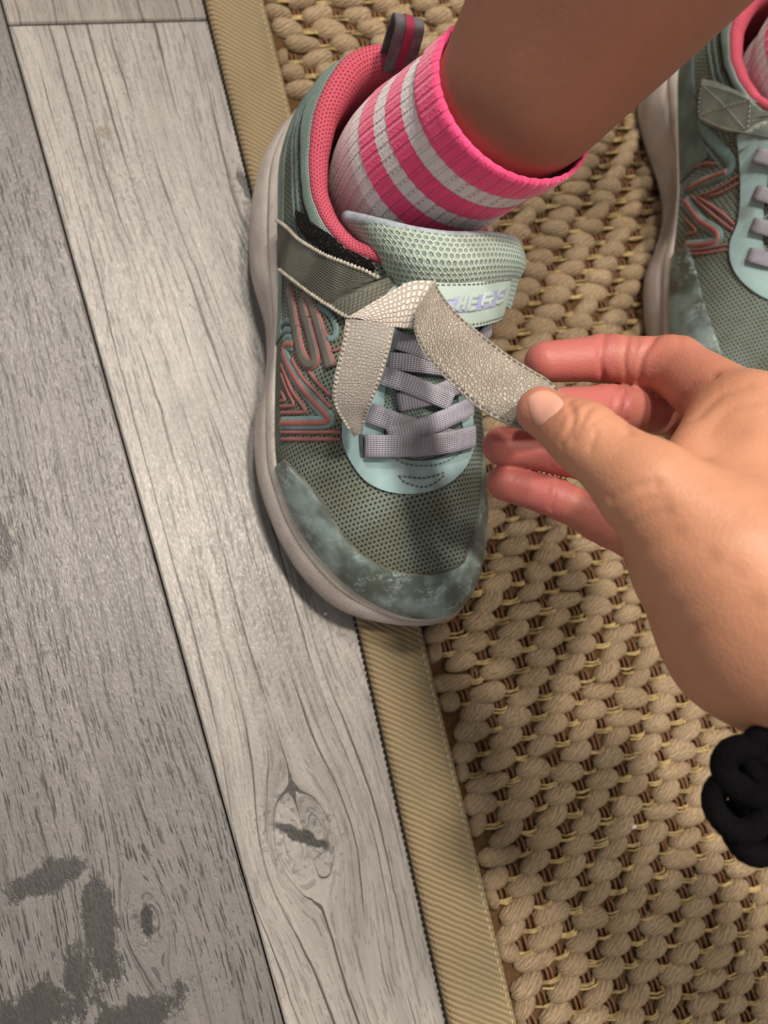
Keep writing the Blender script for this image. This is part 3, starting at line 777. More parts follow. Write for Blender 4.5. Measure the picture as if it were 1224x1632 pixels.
def upper_shell(L, shoe):
    P = np.concatenate([L.P, L.P[:1]]); zr = P[:, -1:, 2]; sd = np.sign(P[..., 0] - P[:, -1:, 0])
    uv = np.stack([P[..., 0] + sd * .8 * (zr - P[..., 2]), P[..., 1]], -1)
    o = mesh('upper', P.reshape(-1, 3), grid_faces(NR + 1, NT), MX['mesh'], shoe, uv=uv.reshape(-1, 2))
    # collar padding and pink lining around the opening
    ids = [i for i in range(-NR // 2, NR // 2) if L.open[i % NR]]
    ids = [i for i in ids if L.rim0[i % NR, 1] > 84.5]
    E = L.P[[i % NR for i in ids], NT - 1]; yl = L.rim0[[i % NR for i in ids], 1]
    cen = E.mean(0); outv = unit((E - cen) * [1, 1, 0])
    T = unit(np.gradient(E, axis=0)); o2 = np.cross(T, [0, 0, 1.0]); o2 = unit(o2 * np.sign(np.sum(o2 * outv, 1, keepdims=True)))
    k = np.ones(9) / 9
    o2 = unit(np.stack([np.convolve(np.pad(o2[:, c], 4, 'edge'), k, 'valid') for c in range(3)], 1))
    sc = np.interp(yl, [83, 100, 135, 165, 200, 215], [.55, .62, .72, .95, 1.15, 1.2])[:, None]
    prof = [(.9, -1.2), (1.1, .6), (.4, 2.6), (-1.6, 4.0), (-4.6, 4.3), (-7.6, 3.0), (-9.4, .2), (-10.0, -4), (-9.4, -12), (-8.5, -24), (-8, -40)]
    V = np.stack([E + o2 * a * sc + np.array([0, 0, 1.0]) * b * np.minimum(sc * 1.1, 1) for a, b in prof], 1)
    s = np.concatenate([[0], np.cumsum(np.linalg.norm(np.diff(E, axis=0), axis=1))]); w = np.concatenate([[0], np.cumsum(np.hypot(*np.diff(np.array(prof), axis=0).T))])
    uv = np.stack(np.meshgrid(s, w, indexing='ij'), -1).reshape(-1, 2)
    mesh('collar_lining', V.reshape(-1, 3), grid_faces(len(ids), len(prof)), MX['pink'], shoe, uv=uv, label='pink knitted collar lining')
    return o

def collar_bits(L, shoe):
    """padded mesh collar band and the grooved heel counter lines below it"""
    ids = [i for i in range(-NR // 2, NR // 2) if L.open[i % NR]]
    a0, a1 = ids[6], ids[-7]
    aa = np.linspace(a0, a1, 160)
    wd = np.interp(L.rim0[np.round(aa).astype(int) % NR, 1], [90, 120, 150, 185, 215], [5, 7, 9, 17, 22])
    A = np.concatenate([np.stack([aa, np.full(160, NT - 1.02)], 1), np.stack([aa[::-1], NT - 1 - wd[::-1]], 1)])
    L.patch('collar_padding', A, MX['collarmesh'], 1.6, shoe, edge=1.4)
    for q, (lo, hi) in enumerate(((1.0, .10), (1.35, .28), (1.7, .45))):
        n = 90; a = np.linspace(a0 + 4 + q * 4, a1 - 4 - q * 4, n)
        w2 = np.interp(a, aa, wd); t = (NT - 1 - w2) * (1 - .13 * (q + .35))
        L.line('heel_groove', np.stack([a, t], 1), half_round(.9, .9), MX['greenline' if q else 'darkline'], shoe)
    n = 100; a = np.linspace(a0 - 4, a1 + 4, n)
    t0 = np.interp(L.rim0[np.round(a).astype(int) % NR, 1], [70, 110, 150, 215], [6, 10, 15, 19])
    A = np.concatenate([np.stack([a, t0], 1), np.stack([a[::-1], np.full(n, .2)], 1)])
    L.patch('heel_counter', A, MX['greenline'], .9, shoe)

PX5 = lambda pts: [(400 + x / 5.1, 330 + y / 5.1) for x, y in pts]
PX6 = lambda pts: [(430 + x / 5.83, 460 + y / 5.83) for x, y in pts]
PX3 = lambda pts: [(390 + x / 3.06, 640 + y / 3.06) for x, y in pts]
smooth_px = lambda pts, n=None, closed=False: catmull(np.array(pts, float), n or len(pts) * 6, closed)

shoe = empty('sneaker', (0, 80, 0), 'worn mint sneaker with its grey closing strap peeled open, worn on the striped sock', 'shoe', 'pair of mint sneakers')
L1 = Last()
sole(L1, shoe); upper_shell(L1, shoe); collar_bits(L1, shoe)

# toe guard: inner edge read off the photograph, then on round the hidden side
inner = L1.at(smooth_px(PX3([(195, 285), (330, 430), (440, 590), (480, 660), (560, 740), (680, 810), (780, 840), (900, 845), (1010, 820), (1065, 785)])))
a_end = inner[-1, 0]
tail = np.stack([np.linspace(a_end + 5, a_end + 52, 12), np.linspace(inner[-1, 1] * .96, 5, 12)], 1)
inner = GUARD = np.concatenate([inner, tail])
A = np.concatenate([inner, np.stack([np.linspace(inner[-1, 0], inner[0, 0], 70), np.full(70, .2)], 1)])
L1.patch('toe_guard', A, MX['toe'], 1.5, shoe, label='scuffed mint rubber toe guard')
P, N = L1.ev(dense(inner * [2, 1.4], .8) / [2, 1.4], .5)
sweep('toe_guard_seam', P, N, half_round(.5, .5, 5), MX['thread'], shoe)

# eyestay
outer = [(598, 500), (572, 560), (553, 620), (546, 690), (553, 722), (575, 758), (602, 777), (640, 786), (682, 782), (718, 766), (742, 738), (753, 700), (749, 655), (748, 610), (762, 560), (778, 530)]
innr = [(745, 540), (729, 600), (728, 650), (735, 690), (722, 716), (690, 731), (655, 733), (628, 723), (612, 700), (611, 650), (617, 600), (636, 530)]
A = L1.top(np.concatenate([smooth_px(outer), smooth_px(innr)]))
L1.patch('eyestay', A, MX['eyestay'], 1.7, shoe, plan=True, label='smooth pale mint eyestay')
A = L1.top(smooth_px([(752, 530), (732, 600), (731, 650), (737, 690), (722, 718), (690, 733), (655, 735), (626, 725), (609, 700), (608, 650), (614, 600), (632, 530)], 80))
L1.patch('tongue_base', A, MX['collarmesh'], .5, shoe, plan=True)
for nm, pts in (('eyestay_stitching', [(634, 758), (642, 767), (668, 775), (688, 770), (709, 752)]), ('eyestay_stitching', [(632, 757), (650, 759), (672, 760), (692, 756), (710, 749)]), ('throat_stitching', [(602, 690), (612, 715), (634, 734), (660, 741), (695, 739), (728, 722), (741, 700)])):
    A = L1.top(smooth_px(pts)); P, N = L1.drop(A, 1.9); stitch_line(nm, P, N, 1.6, .7, .32, .45, MX['thread'], shoe)
A = L1.top([(636, 760), (650, 761), (672, 762), (692, 758), (706, 752), (688, 768), (668, 773), (643, 766)])
L1.patch('eyestay_tab', A, MX['eyestay'], 2.3, shoe, plan=True)

# side prints
spath = [(185, 0), (215, 150), (240, 330), (275, 520), (310, 640), (368, 702), (422, 680), (420, 590), (388, 450), (348, 300), (318, 170), (322, 92), (365, 75), (402, 150), (442, 300), (492, 480), (540, 640), (562, 735)]
A = L1.at(smooth_px(PX6(spath), 150))
L1.line('side_logo_outline', A, flat_band(2.75, .8), MX['pinkline'], shoe)
L1.line('side_logo', A, flat_band(1.95, 1.25), MX['logo'], shoe, label='grey looping letter S print with pink outline')
def stripe(pts, w, mat, nm='side_stripe', h=.9, L=L1, sh=shoe, px=PX6):
    A = L.at(smooth_px(px(pts), len(pts) * 10))
    if len(A) > 3: L.line(nm, A, half_round(w, h, 7), mat, sh)
zig = [(228, 520), (160, 522), (135, 560), (150, 640), (200, 760), (300, 920), (420, 1060), (535, 1185), (548, 1220), (500, 1243), (300, 1250), (106, 1250)]
stripe(zig, 3.0, MX['mintline'], h=.8); stripe(zig, 1.5, MX['pinkline'], h=1.3)
for pts, w in (([(205, 650), (300, 820), (430, 960), (570, 1110)], .85), ([(365, 772), (450, 880), (565, 995)], .85),
               ([(112, 700), (160, 830), (215, 960), (325, 1115), (320, 1148), (106, 1154)], .85), ([(112, 790), (165, 940), (222, 1060), (208, 1090), (106, 1094)], .8), ([(112, 960), (145, 1036), (106, 1040)], .7),
               ([(106, 1336), (400, 1336), (665, 1330)], .8), ([(106, 1400), (400, 1400), (665, 1395)], .8)):
    stripe(pts, w, MX['pinkline'])
for pts in ([(450, 150), (570, 250), (615, 370), (600, 455), (535, 468)], [(205, 300), (150, 300), (128, 330)], [(205, 385), (150, 385), (128, 410)], [(210, 450), (160, 450), (132, 480)]):
    stripe(pts, 1.5, MX['mintline'])
for pts in ([(470, 285), (520, 425), (545, 450)], [(548, 530), (565, 578), (640, 570), (690, 530)]):
    stripe(pts, .6, MX['pinkline'])

# worn strap stub and hook patch on the outer side
A = L1.at(smooth_px(PX5([(385, 35), (430, 60), (520, 130), (640, 210), (760, 280), (880, 370), (960, 430), (1015, 500), (960, 512), (850, 475), (740, 425), (640, 365), (520, 295), (440, 222), (400, 130)]), 90, True))
L1.patch('hook_patch', A, MX['velcro'], 2.0, shoe, label='black fuzzy hook patch')
stub = PX5([(258, 118), (330, 170), (430, 270), (520, 330), (640, 400), (740, 440), (840, 480), (960, 530), (1060, 580), (1140, 572), (1235, 590), (1220, 660), (1080, 740), (860, 900), (800, 900), (700, 840), (600, 770), (480, 680), (330, 560), (270, 510), (255, 480)])
A = L1.at(dense(stub, 3, True))
L1.patch('strap_stub', A, MX['worn'], 2.8, shoe, label='dark worn strap stub with frayed edges')
for seg in (stub[:9], stub[12:20]):
    A = L1.at(smooth_px(seg)); P, N = L1.ev(A, 2.6)
    stitch_line('frayed_edge', P, N, 1.5, .25, .9, 1.3, MX['fray'], shoe, jitter=.6)
A = L1.at([(610, 443), (640, 440), (650, 450), (636, 466), (610, 478)])
if len(A) > 3: L1.patch('strap_stub_tip', A, MX['label'], 3.1, shoe)

# ---- tongue, laces, label, strap flaps, heel tab of the peeled shoe
def rowpts(rows, n=6, m=9, bow=0.0):
    """rows of ((left px), (right px), z[, z right]) -> smooth grid of points"""
    Lp = np.array([un(*r[0], r[2]) for r in rows]); Rp = np.array([un(*r[1], r[3] if len(r) > 3 else r[2]) for r in rows])
    k = len(rows) * n; Lp = catmull(Lp, k); Rp = catmull(Rp, k)
    f = np.linspace(0, 1, m)[None, :, None]
    G = Lp[:, None] * (1 - f) + Rp[:, None] * f
    return G + np.array([0, 0, 1.0]) * (bow * 4 * f * (1 - f))
top_c = catmull([un(552, 346, 92), un(600, 357, 109), un(660, 372, 119), un(720, 380, 123), un(780, 380, 119), un(814, 387, 111), un(826, 404, 102)], 40)
mid_c = catmull([un(575, 385, 90), un(615, 402, 108), un(665, 415, 118), un(720, 420, 121), un(780, 416, 117), un(814, 418, 107), un(826, 424, 96)], 40)
bot_c = catmull([un(600, 430, 86), un(632, 446, 104), un(670, 454, 113), un(720, 455, 116), un(775, 450, 112), un(806, 444, 102), un(818, 446, 92)], 40)
low_c = catmull([un(612, 470, 80), un(640, 490, 98), un(672, 500, 107), un(715, 500, 109), un(765, 492, 105), un(795, 486, 95), un(806, 490, 86)], 40)
G = np.stack([top_c, top_c * .7 + mid_c * .3 + [0, 0, 1.2], mid_c + [0, 0, 2.2], mid_c * .4 + bot_c * .6 + [0, 0, 1.6], bot_c, low_c])
G = np.stack([catmull(G[:, j], 26) for j in range(40)], 1)
G_TONGUE = G
tongue = sheet('tongue', G, MX['tonguemesh'], shoe, th=5.0, label='padded mint mesh tongue')
tubeP = top_c + [0, 0, .2]
tube('tongue_edge', tubeP, 2.6, plain('tongue_edge_knit', srgb(170, 178, 190), .85, srgb(150, 164, 168), .3, .5, 1.2), shoe)

lab = rowpts([((642, 452), (640, 524), 112, 106), ((700, 451), (690, 525), 118, 113), ((760, 449), (750, 522), 116.5, 111), ((800, 443), (786, 513), 109, 103.5), ((814, 441), (797, 508), 100, 95), ((813, 447), (796, 512), 92, 88)], 7, 10, .8)
label_o = sheet('strap_label', lab, MX['label'], shoe, th=1.8, label='mint strap label with lavender lettering')
def on_grid(G, a, b, h):
    """point on a grid at fractions a (along), b (across), lifted h"""
    n, m = G.shape[:2]; x = np.clip(a * (n - 1), 0, n - 1.001); y = np.clip(b * (m - 1), 0, m - 1.001); i, j = int(x), int(y); fx, fy = x - i, y - j
    g = lambda Q: Q[i, j] * (1 - fx) * (1 - fy) + Q[i + 1, j] * fx * (1 - fy) + Q[i + 1, j + 1] * fx * fy + Q[i, j + 1] * (1 - fx) * fy
    N = unit(np.cross(np.gradient(G, axis=1), np.gradient(G, axis=0))); return g(G) + g(N) * h, g(N)
def grid_path(G, pts, h):
    q = [on_grid(G, a, b, h) for a, b in pts]; return np.array([x[0] for x in q]), np.array([x[1] for x in q])
def px_on(G, px, py):
    """nearest grid fraction to a pixel"""
    n, m = G.shape[:2]; I = np.stack(np.meshgrid(np.linspace(0, 1, 90), np.linspace(0, 1, 40), indexing='ij'), -1).reshape(-1, 2)
    Q = np.array([on_grid(G, a, b, 0)[0] for a, b in I]); pr = proj(Q); d = np.hypot(pr[:, 0] - px, pr[:, 1] - py)
    front = np.argmin(d + 0.05 * np.abs(I[:, 0] - .3)); return I[front]
sgn = 1.0 if on_grid(lab, .3, .5, 1)[1][2] > 0 else -1.0
for nm, b in (('label_stitching', .07), ('label_stitching', .93)):
    P, N = grid_path(lab, [(a, b) for a in np.linspace(.02, .96, 60)], sgn * 1.0)
    stitch_line(nm, P, N * sgn, 1.5, .8, .35, .5, MX['thread'], shoe)
# lettering C H E R S: strokes on the label, from the photograph (crop 580,420 at 4.9x)
PX8 = lambda pts: [(580 + x / 4.896, 420 + y / 4.896) for x, y in pts]
n_, m_ = 120, 40
_I = np.stack(np.meshgrid(np.linspace(0, .86, n_), np.linspace(0, 1, m_), indexing='ij'), -1).reshape(-1, 2)
_Q = np.array([on_grid(lab, a, b, sgn * 1.05)[0] for a, b in _I]); _Nq = np.array([on_grid(lab, a, b, 0)[1] * sgn for a, b in _I]); _pq = proj(_Q)
def lab_px(pts):
    out = []; nn = []
    for p in pts:
        d = np.hypot(_pq[:, 0] - p[0], _pq[:, 1] - p[1]); k = np.argsort(d)[:4]; w = 1 / (d[k] + .2); w /= w.sum()
        out.append((_Q[k] * w[:, None]).sum(0)); nn.append(unit((_Nq[k] * w[:, None]).sum(0)))
    return np.array(out), np.array(nn)
letters = {'C': [(700, 272), (640, 276), (625, 300), (640, 330), (690, 330)], 'C2': [(690, 330), (672, 352), (650, 350)],
    'H': [(760, 262), (722, 372)], 'H2': [(800, 258), (770, 368)], 'H3': [(742, 320), (788, 315)],
    'E': [(890, 255), (835, 260), (810, 360), (870, 354)], 'E2': [(824, 308), (880, 302)],
    'R': [(915, 338), (940, 250), (1000, 238), (1008, 262), (985, 290), (932, 296)], 'R2': [(975, 294), (985, 335)],
    'S': [(1100, 195), (1060, 212), (1040, 240), (1050, 258), (1085, 258), (1082, 285), (1050, 305), (1025, 305)]}
band_t = np.array(dense(PX8([(610, 272), (760, 260), (900, 246), (1030, 216), (1108, 184)]), 3)); band_b = np.array(dense(PX8([(690, 380), (800, 378), (900, 362), (1000, 338), (1088, 298)]), 3))
k_ = 40; rs = lambda Q: np.stack([np.interp(np.linspace(0, 1, k_), np.linspace(0, 1, len(Q)), Q[:, c]) for c in (0, 1)], 1)
T_, B_ = rs(band_t), rs(band_b)
rows_ = [lab_px(T_ * (1 - f) + B_ * f) for f in np.linspace(0, 1, 7)]
sheet('lettering_ground', np.stack([r[0] + r[1] * .1 for r in rows_]), MX['print'], label_o, th=.35)
for k_, pts in letters.items():
    P, N = lab_px(dense(PX8(pts), 2.5)); sweep('lettering', P + N * .25, N, half_round(.92, .4, 5), MX['label'], label_o)
# laces: elastic bands over the throat
def lace(pts, wpx=15.5, lift=(2.6, 3.4)):
    A = L1.top(dense(pts, 6)); P, N = L1.drop(A, 0)
    k = len(P); f = np.linspace(0, 1, k); l = (lift[0] + (lift[1] - lift[0]) * np.sin(f * math.pi))
    N = unit(np.stack([np.convolve(np.pad(N[:, c], 3, 'edge'), np.ones(7) / 7, 'valid') for c in range(3)], 1))
    P = np.stack([np.convolve(np.pad(P[:, c], 2, 'edge'), np.ones(5) / 5, 'valid') for c in range(3)], 1)
    P[0], P[-1] = P[0] - N[0] * 1.5, P[-1] - N[-1] * 1.5
    w = wpx * 1.13 / 4.05
    return sweep('lace', P + N * l[:, None], N, flat_band(w, 1.3), MX['lace'], shoe)
lace([(735, 520), (700, 552), (645, 562)], 13, (2.2, 2.6))
lace([(783, 508), (768, 528), (745, 552)], 11, (2.0, 2.2))
lace([(626, 540), (665, 552), (710, 572)], 13, (2.8, 3.6))
lace([(612, 575), (660, 577), (720, 585)], 13, (2.6, 3.2))
lace([(742, 602), (690, 625), (628, 640)], 14, (2.8, 3.4))
lace([(604, 596), (650, 610), (715, 640)], 13.5, (4.0, 4.8))
lace([(584, 655), (640, 674), (720, 700)], 14.5, (2.8, 3.4))
lace([(747, 640), (690, 668), (612, 695)], 14.5, (4.0, 4.8))
lace([(577, 708), (640, 707), (700, 703), (750, 692)], 16.5, (4.2, 5.2))
A = L1.top([(572, 690), (580, 690), (582, 728), (574, 728)]); L1.patch('lace_slot', A, MX['greenline'], 2.2, shoe, plan=True)

fold = rowpts([((694, 449), (664, 522), 119, 115), ((652, 451), (642, 522), 118, 114.5), ((604, 478), (612, 519), 118, 116), ((553, 509), (588, 512), 117, 117)], 6, 8, 1.2)

sheet('strap_fold', fold, MX['strap_pale'], shoe, th=1.4, label='pale dotted fold of the strap')
lf = rowpts([((551, 509), (627, 522), 118.5), ((546, 545), (619, 560), 114.5), ((533, 600), (605, 606), 107), ((531, 640), (590, 642), 100), ((548, 672), (580, 666), 93), ((565, 694), (574, 692), 88)], 7, 9, 1.6)
sheet('strap_flap', lf, MX['strap_lining'], shoe, th=1.5, label='grey strap layer hanging down over the laces')
rf = rowpts([((692, 450), (664, 497), 119.5), ((702, 469), (662, 530), 122.5), ((727, 500), (682, 572), 128), ((765, 533), (717, 610), 135), ((810, 568), (765, 653), 142), ((850, 593), (812, 678), 147), ((872, 607), (842, 688), 149), ((905, 640), (875, 700), 150)], 7, 10, 2.0)
sheet('strap_flap', rf, MX['strap'], shoe, th=1.5, label='grey grainy strap layer pinched by the fingers')
for b in (.05, .95):
    P, N = grid_path(rf, [(a, b) for a in np.linspace(.06, .97, 70)], 0.0); s_ = np.sign(N[:, 2:]); 
    stitch_line('strap_stitching', P + N * s_ * .9, N * s_, 1.6, .9, .4, .5, MX['thread'], shoe)
    P, N = grid_path(lf, [(a, b) for a in np.linspace(.03, .9, 50)], 0.0); s_ = np.sign(N[:, 2:])
    stitch_line('frayed_edge', P + N * s_ * .7, N * s_, 1.5, .3, .7, .9, MX['fray'], shoe, jitter=.7)

def heel_tab(L, shoe, side, upv, base, w=6.2, hgt=27.0):
    """webbing loop standing on the heel: two legs joined at the top"""
    base = np.array(base, float); side = unit(np.array(side, float)); upv = unit(np.array(upv, float)); fwd = unit(np.cross(upv, side))
    f = np.linspace(0, 1, 25); a = (f - .5) * 2
    path = np.stack([base + fwd * (4.2 * math.copysign(min(1, abs(q) * 1.5) ** .6, q)) * 1.0 + upv * (hgt * (1 - abs(q) ** 2.6)) - fwd * 0 for q in a])
    G = np.stack([path + side * s for s in np.linspace(-w, w, 7)], 1)
    o = sheet('pull_tab', G, MX['tab'], shoe, th=1.3, label='grey heel pull loop with a magenta stripe')
    G2 = np.stack([path + side * s for s in np.linspace(-1.9, 1.9, 3)], 1)
    sheet('tab_stripe', G2, MX['tabstripe'], o, th=1.9)
t0_ = un(630, 102, 100); t1_ = un(652, 34, 124)
heel_tab(L1, shoe, (0.93, -0.15, -.1), t1_ - t0_, t0_, 6.4, np.linalg.norm(t1_ - t0_))

# ================================================================== CHILD'S LEG AND SOCK
def loft(rings, k=64):
    """rings: (cx, cy, z, rx, ry, tiltx, tilty) -> grid (rings, k)"""
    a = np.linspace(0, 2 * math.pi, k, endpoint=False); out = []
    for (x, y, z, rx, ry, tx, ty) in rings:
        X = rx * np.cos(a); Y = ry * np.sin(a)
        out.append(np.stack([x + X, y + Y, z + tx * X + ty * Y], 1))
    return np.array(out)
def ring_mesh(name, G, mat, parent, cap=(False, False), **kw):
    n, k = G.shape[:2]; G2 = np.concatenate([G, G[:, :1]], 1)
    F = [f[::-1] for f in grid_faces(n, k + 1)]
    s = np.concatenate([[0], np.cumsum(np.linalg.norm(np.diff(G[:, 0], axis=0), axis=1))])
    uv = np.stack(np.meshgrid(s, np.arange(k + 1) * (220.0 / k), indexing='ij'), -1)[..., ::-1].reshape(-1, 2)
    V = G2.reshape(-1, 3)
    if cap[0]: F.append(tuple(range(k)))
    if cap[1]: F.append(tuple((n - 1) * (k + 1) + j for j in range(k - 1, -1, -1)))
    return mesh(name, V, F, mat, parent, uv=uv, **kw)
def rib(name, c0, c1, gap, fz=.5):
    m = Mat(name, .95, .1); u, v, _ = m.uv(); x, y, z = m.coords()
    m.b.inputs['Sheen Weight'].default_value = fz; m.b.inputs['Sheen Roughness'].default_value = .4
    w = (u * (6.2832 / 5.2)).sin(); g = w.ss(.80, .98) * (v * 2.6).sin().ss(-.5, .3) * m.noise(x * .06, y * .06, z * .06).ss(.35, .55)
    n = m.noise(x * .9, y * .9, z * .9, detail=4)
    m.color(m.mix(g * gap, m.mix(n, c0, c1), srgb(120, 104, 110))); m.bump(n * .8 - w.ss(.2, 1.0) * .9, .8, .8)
    return m
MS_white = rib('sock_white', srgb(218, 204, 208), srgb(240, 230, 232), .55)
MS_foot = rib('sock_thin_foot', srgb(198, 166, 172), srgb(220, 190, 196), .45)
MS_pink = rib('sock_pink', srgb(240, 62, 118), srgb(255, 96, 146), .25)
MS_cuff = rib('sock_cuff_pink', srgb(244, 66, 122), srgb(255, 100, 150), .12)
def skin(name, c0, c1, c2=None, att=None, rough=.5, bump=.35, sss=.10):
    m = Mat(name, rough, .4); x, y, z = m.coords()
    n = m.noise(x * .05, y * .05, z * .05, detail=3); p = m.voro(x * .9, y * .9, z * .9); n2 = m.noise(x * .25, y * .25, z * .25, detail=4)
    c = m.mix(n * .6 + n2 * .4, c0, c1)
    if att: c = m.mix(m.attr(att), c, c2)
    m.color(c); m.bump(p * .5 + n2 * .8, bump, .45); m.sss(sss, (1, .45, .3), 3.0)
    return m
M_leg = skin('child_skin', srgb(140, 92, 74), srgb(158, 106, 86), bump=.12, sss=.05)
prof = catmull([(17, 124, 50, 21, 40, 0, 0), (17, 125, 72, 24, 39, 0, 0), (20, 126, 88, 26.5, 38, 0, .02), (24, 126, 98, 29.5, 37, -.04, .02), (28, 125, 108, 31.5, 36, -.06, .04), (34, 121, 128, 32, 34, -.08, .04), (40, 117, 148, 32.5, 33, -.08, .03), (41, 116, 154, 32.5, 33, -.08, .03)], 80)
sock = empty('sock', (26, 130, 60), 'white ribbed ankle sock with neon pink stripes and cuff above the peeled sneaker', 'sock', 'pair of socks')
zz = prof[:, 2]
bands = [(50, 99, MS_foot, 'foot_section', 0.0), (99, 107, MS_white, 'white_band', 0.0), (107, 116, MS_pink, 'stripe', .25), (116, 124, MS_white, 'white_band', .1), (124, 132.5, MS_pink, 'stripe', .25), (132.5, 140.5, MS_white, 'white_band', .1), (140.5, 154, MS_cuff, 'cuff', 1.3)]
for z0, z1, mt, nm, puff in bands:
    n = max(8, int((z1 - z0) / 1.5)); zq = np.linspace(z0 - .3, z1 + .3, n)
    rg = np.stack([np.interp(zq, zz, prof[:, c]) for c in range(7)], 1)
    rg[:, 3] += puff; rg[:, 4] += puff
    if nm == 'cuff':
        rg[-1, 3:5] -= 2.0; rg[-2, 3:5] -= .5; rg[0, 3:5] -= 1.2
        inn_ = rg[-1:].copy(); inn_[:, 2] -= 5; inn_[:, 3:5] -= .8; rg = np.concatenate([rg, inn_])
    G = loft(rg, 140)
    a = np.arange(140) * (220.0 / 140)
    w = np.sin(a * 2 * math.pi / 5.2)[None, :, None] * .16
    cen = rg[:, None, :3]; G = G + unit((G - cen) * [1, 1, 0]) * w
    ring_mesh(nm, G, mt, sock, label={'stripe': 'neon pink knitted stripe', 'cuff': 'thick neon pink cuff'}.get(nm))
def leg_grid(c, dv, k=72, f=lambda P: P):
    """lower leg: from inside the sock, leaning back and widening to the calf and knee"""
    c = np.array(c, float); dv = unit(np.array(dv, float)); out = []
    for s_, r in zip((-26, -12, 0, 25, 50, 80, 120, 170, 230, 290, 340, 350), (28, 29.5, 31.2, 36, 40.8, 46, 52, 56, 55, 51, 50, 30)):
        d = dv * np.clip((s_ + 30) / 30, 0, 1) + np.array([.25, -.12, 1]) * (1 - np.clip((s_ + 30) / 30, 0, 1)); d = unit(d)
        u = unit(np.cross([0, 1.0, 0], d)); v = np.cross(d, u); a = np.linspace(0, 2 * math.pi, k, endpoint=False)
        cc_ = c + dv * s_ if s_ >= 0 else c + unit(np.array([.25, -.12, 1])) * s_
        out.append(cc_ + r * (np.cos(a)[:, None] * u + np.sin(a)[:, None] * v))
    G = np.array(out); return f(np.stack([catmull(G[:, j], 60) for j in range(k)], 1))
Ga = leg_grid((41, 116, 152), (.5, .4, 1))

# ================================================================== THE OTHER SHOE (mirror of the first, turned outwards)
shoe2 = empty('sneaker', (250, 110, 9), 'worn mint sneaker with its strap still closed, cut off by the right edge', 'shoe', 'pair of mint sneakers')
TH2 = math.radians(-29.0); _cs, _sn = math.cos(TH2), math.sin(TH2)
_p = np.array([47, 42, 27.0]) * [1, .975, 1] + [-3.7, 75 * .025 - 2.9, 9.0]; _tgt = un(1072, 405, 36)
def xf2(P):
    P = np.asarray(P, float); x = -(P[..., 0] - _p[0]); y = P[..., 1] - _p[1]
    return np.stack([x * _cs - y * _sn + _tgt[0], x * _sn + y * _cs + _tgt[1], P[..., 2]], -1)
L2 = Last(xf2)
sole(L2, shoe2); upper_shell(L2, shoe2); collar_bits(L2, shoe2)
PX9 = lambda pts: [(924 + x / 2.72, y / 2.72) for x, y in pts]
inner = GUARD
A = np.concatenate([inner, np.stack([np.linspace(inner[-1, 0], inner[0, 0], 70), np.full(70, .2)], 1)])
L2.patch('toe_guard', A, MX['toe'], 1.5, shoe2)
A = L2.top(np.concatenate([smooth_px(PX9([(690, 590), (702, 780), (690, 950), (652, 1060), (662, 1160), (720, 1240), (816, 1300), (930, 1310)])), smooth_px(PX9([(960, 1180), (860, 1150), (800, 1090), (790, 1000), (800, 860), (830, 700), (850, 600)]))]))
L2.patch('eyestay', A, MX['eyestay'], 1.7, shoe2, plan=True)
for y0, y1 in ((660, 720), (820, 870), (960, 1030), (1090, 1120)):
    x0 = {660: 765, 820: 760, 960: 745, 1090: 725}[y0]
    A = L2.top(dense(PX9([(x0, y0 + 15), (x0 + 80, y0 + 38), (x0 + 220, y1 + 30)]), 5)); P, N = L2.drop(A, 3.2)
    if len(P) > 4:
        P[0] -= N[0] * 2; sweep('lace', P, N, flat_band(3.6, 1.2), MX['lace'], shoe2)
zig = [(470, 500), (560, 590), (640, 680), (655, 725), (610, 765), (520, 792), (465, 820)]
def st2(pts, w, mat, h=.9): stripe(pts, w, mat, h=h, L=L2, sh=shoe2, px=PX9)
st2(zig, 3.0, MX['mintline'], .8); st2([(640, 745), (560, 775), (465, 822)], 1.6, MX['pinkline'], 1.3)
z2 = [(456, 870), (520, 955), (592, 1005), (590, 1045), (540, 1060), (455, 1066)]
st2(z2, 3.0, MX['mintline'], .8); st2(z2, 1.6, MX['pinkline'], 1.3)
for pts in ([(485, 850), (600, 950), (665, 1000)], [(515, 855), (610, 920), (670, 975)], [(515, 850), (600, 820), (692, 760)], [(560, 850), (620, 835), (695, 790)], [(420, 1085), (520, 1082), (642, 1060)], [(416, 1100), (520, 1100), (644, 1082)], [(458, 950), (505, 1000), (470, 1015)], [(470, 740), (540, 710), (600, 712)]):
    st2(pts, .8, MX['pinkline'])
for pts in ([(480, 440), (520, 470)], [(475, 560), (545, 640), (600, 715)], [(480, 620), (540, 690)], [(490, 400), (515, 420), (535, 400)]):
    st2(pts, 1.0, MX['greenline'])
A = L2.at(dense(PX9([(540, 345), (600, 358), (690, 395), (760, 430), (815, 450), (840, 470), (850, 600), (815, 600), (740, 585), (640, 572), (570, 545), (528, 515), (535, 430)]), 4, True))
L2.patch('strap', A, plain('strap_two', srgb(126, 138, 132), .6, srgb(150, 156, 144), .06, .3, .9), 2.6, shoe2, label='closed grey green strap with cross stitching')
for pts in ([(545, 370), (650, 470), (740, 575)], [(530, 505), (640, 470), (755, 440)], [(545, 365), (535, 440), (532, 505)], [(545, 368), (650, 395), (758, 440)], [(758, 440), (750, 510), (742, 578)], [(535, 512), (640, 560), (742, 582)]):
    A = L2.at(smooth_px(PX9(pts)))
    if len(A) > 3: P, N = L2.ev(A, 2.7); stitch_line('strap_stitching', P, N, 1.7, .8, .4, .5, MX['threadlight'], shoe2)
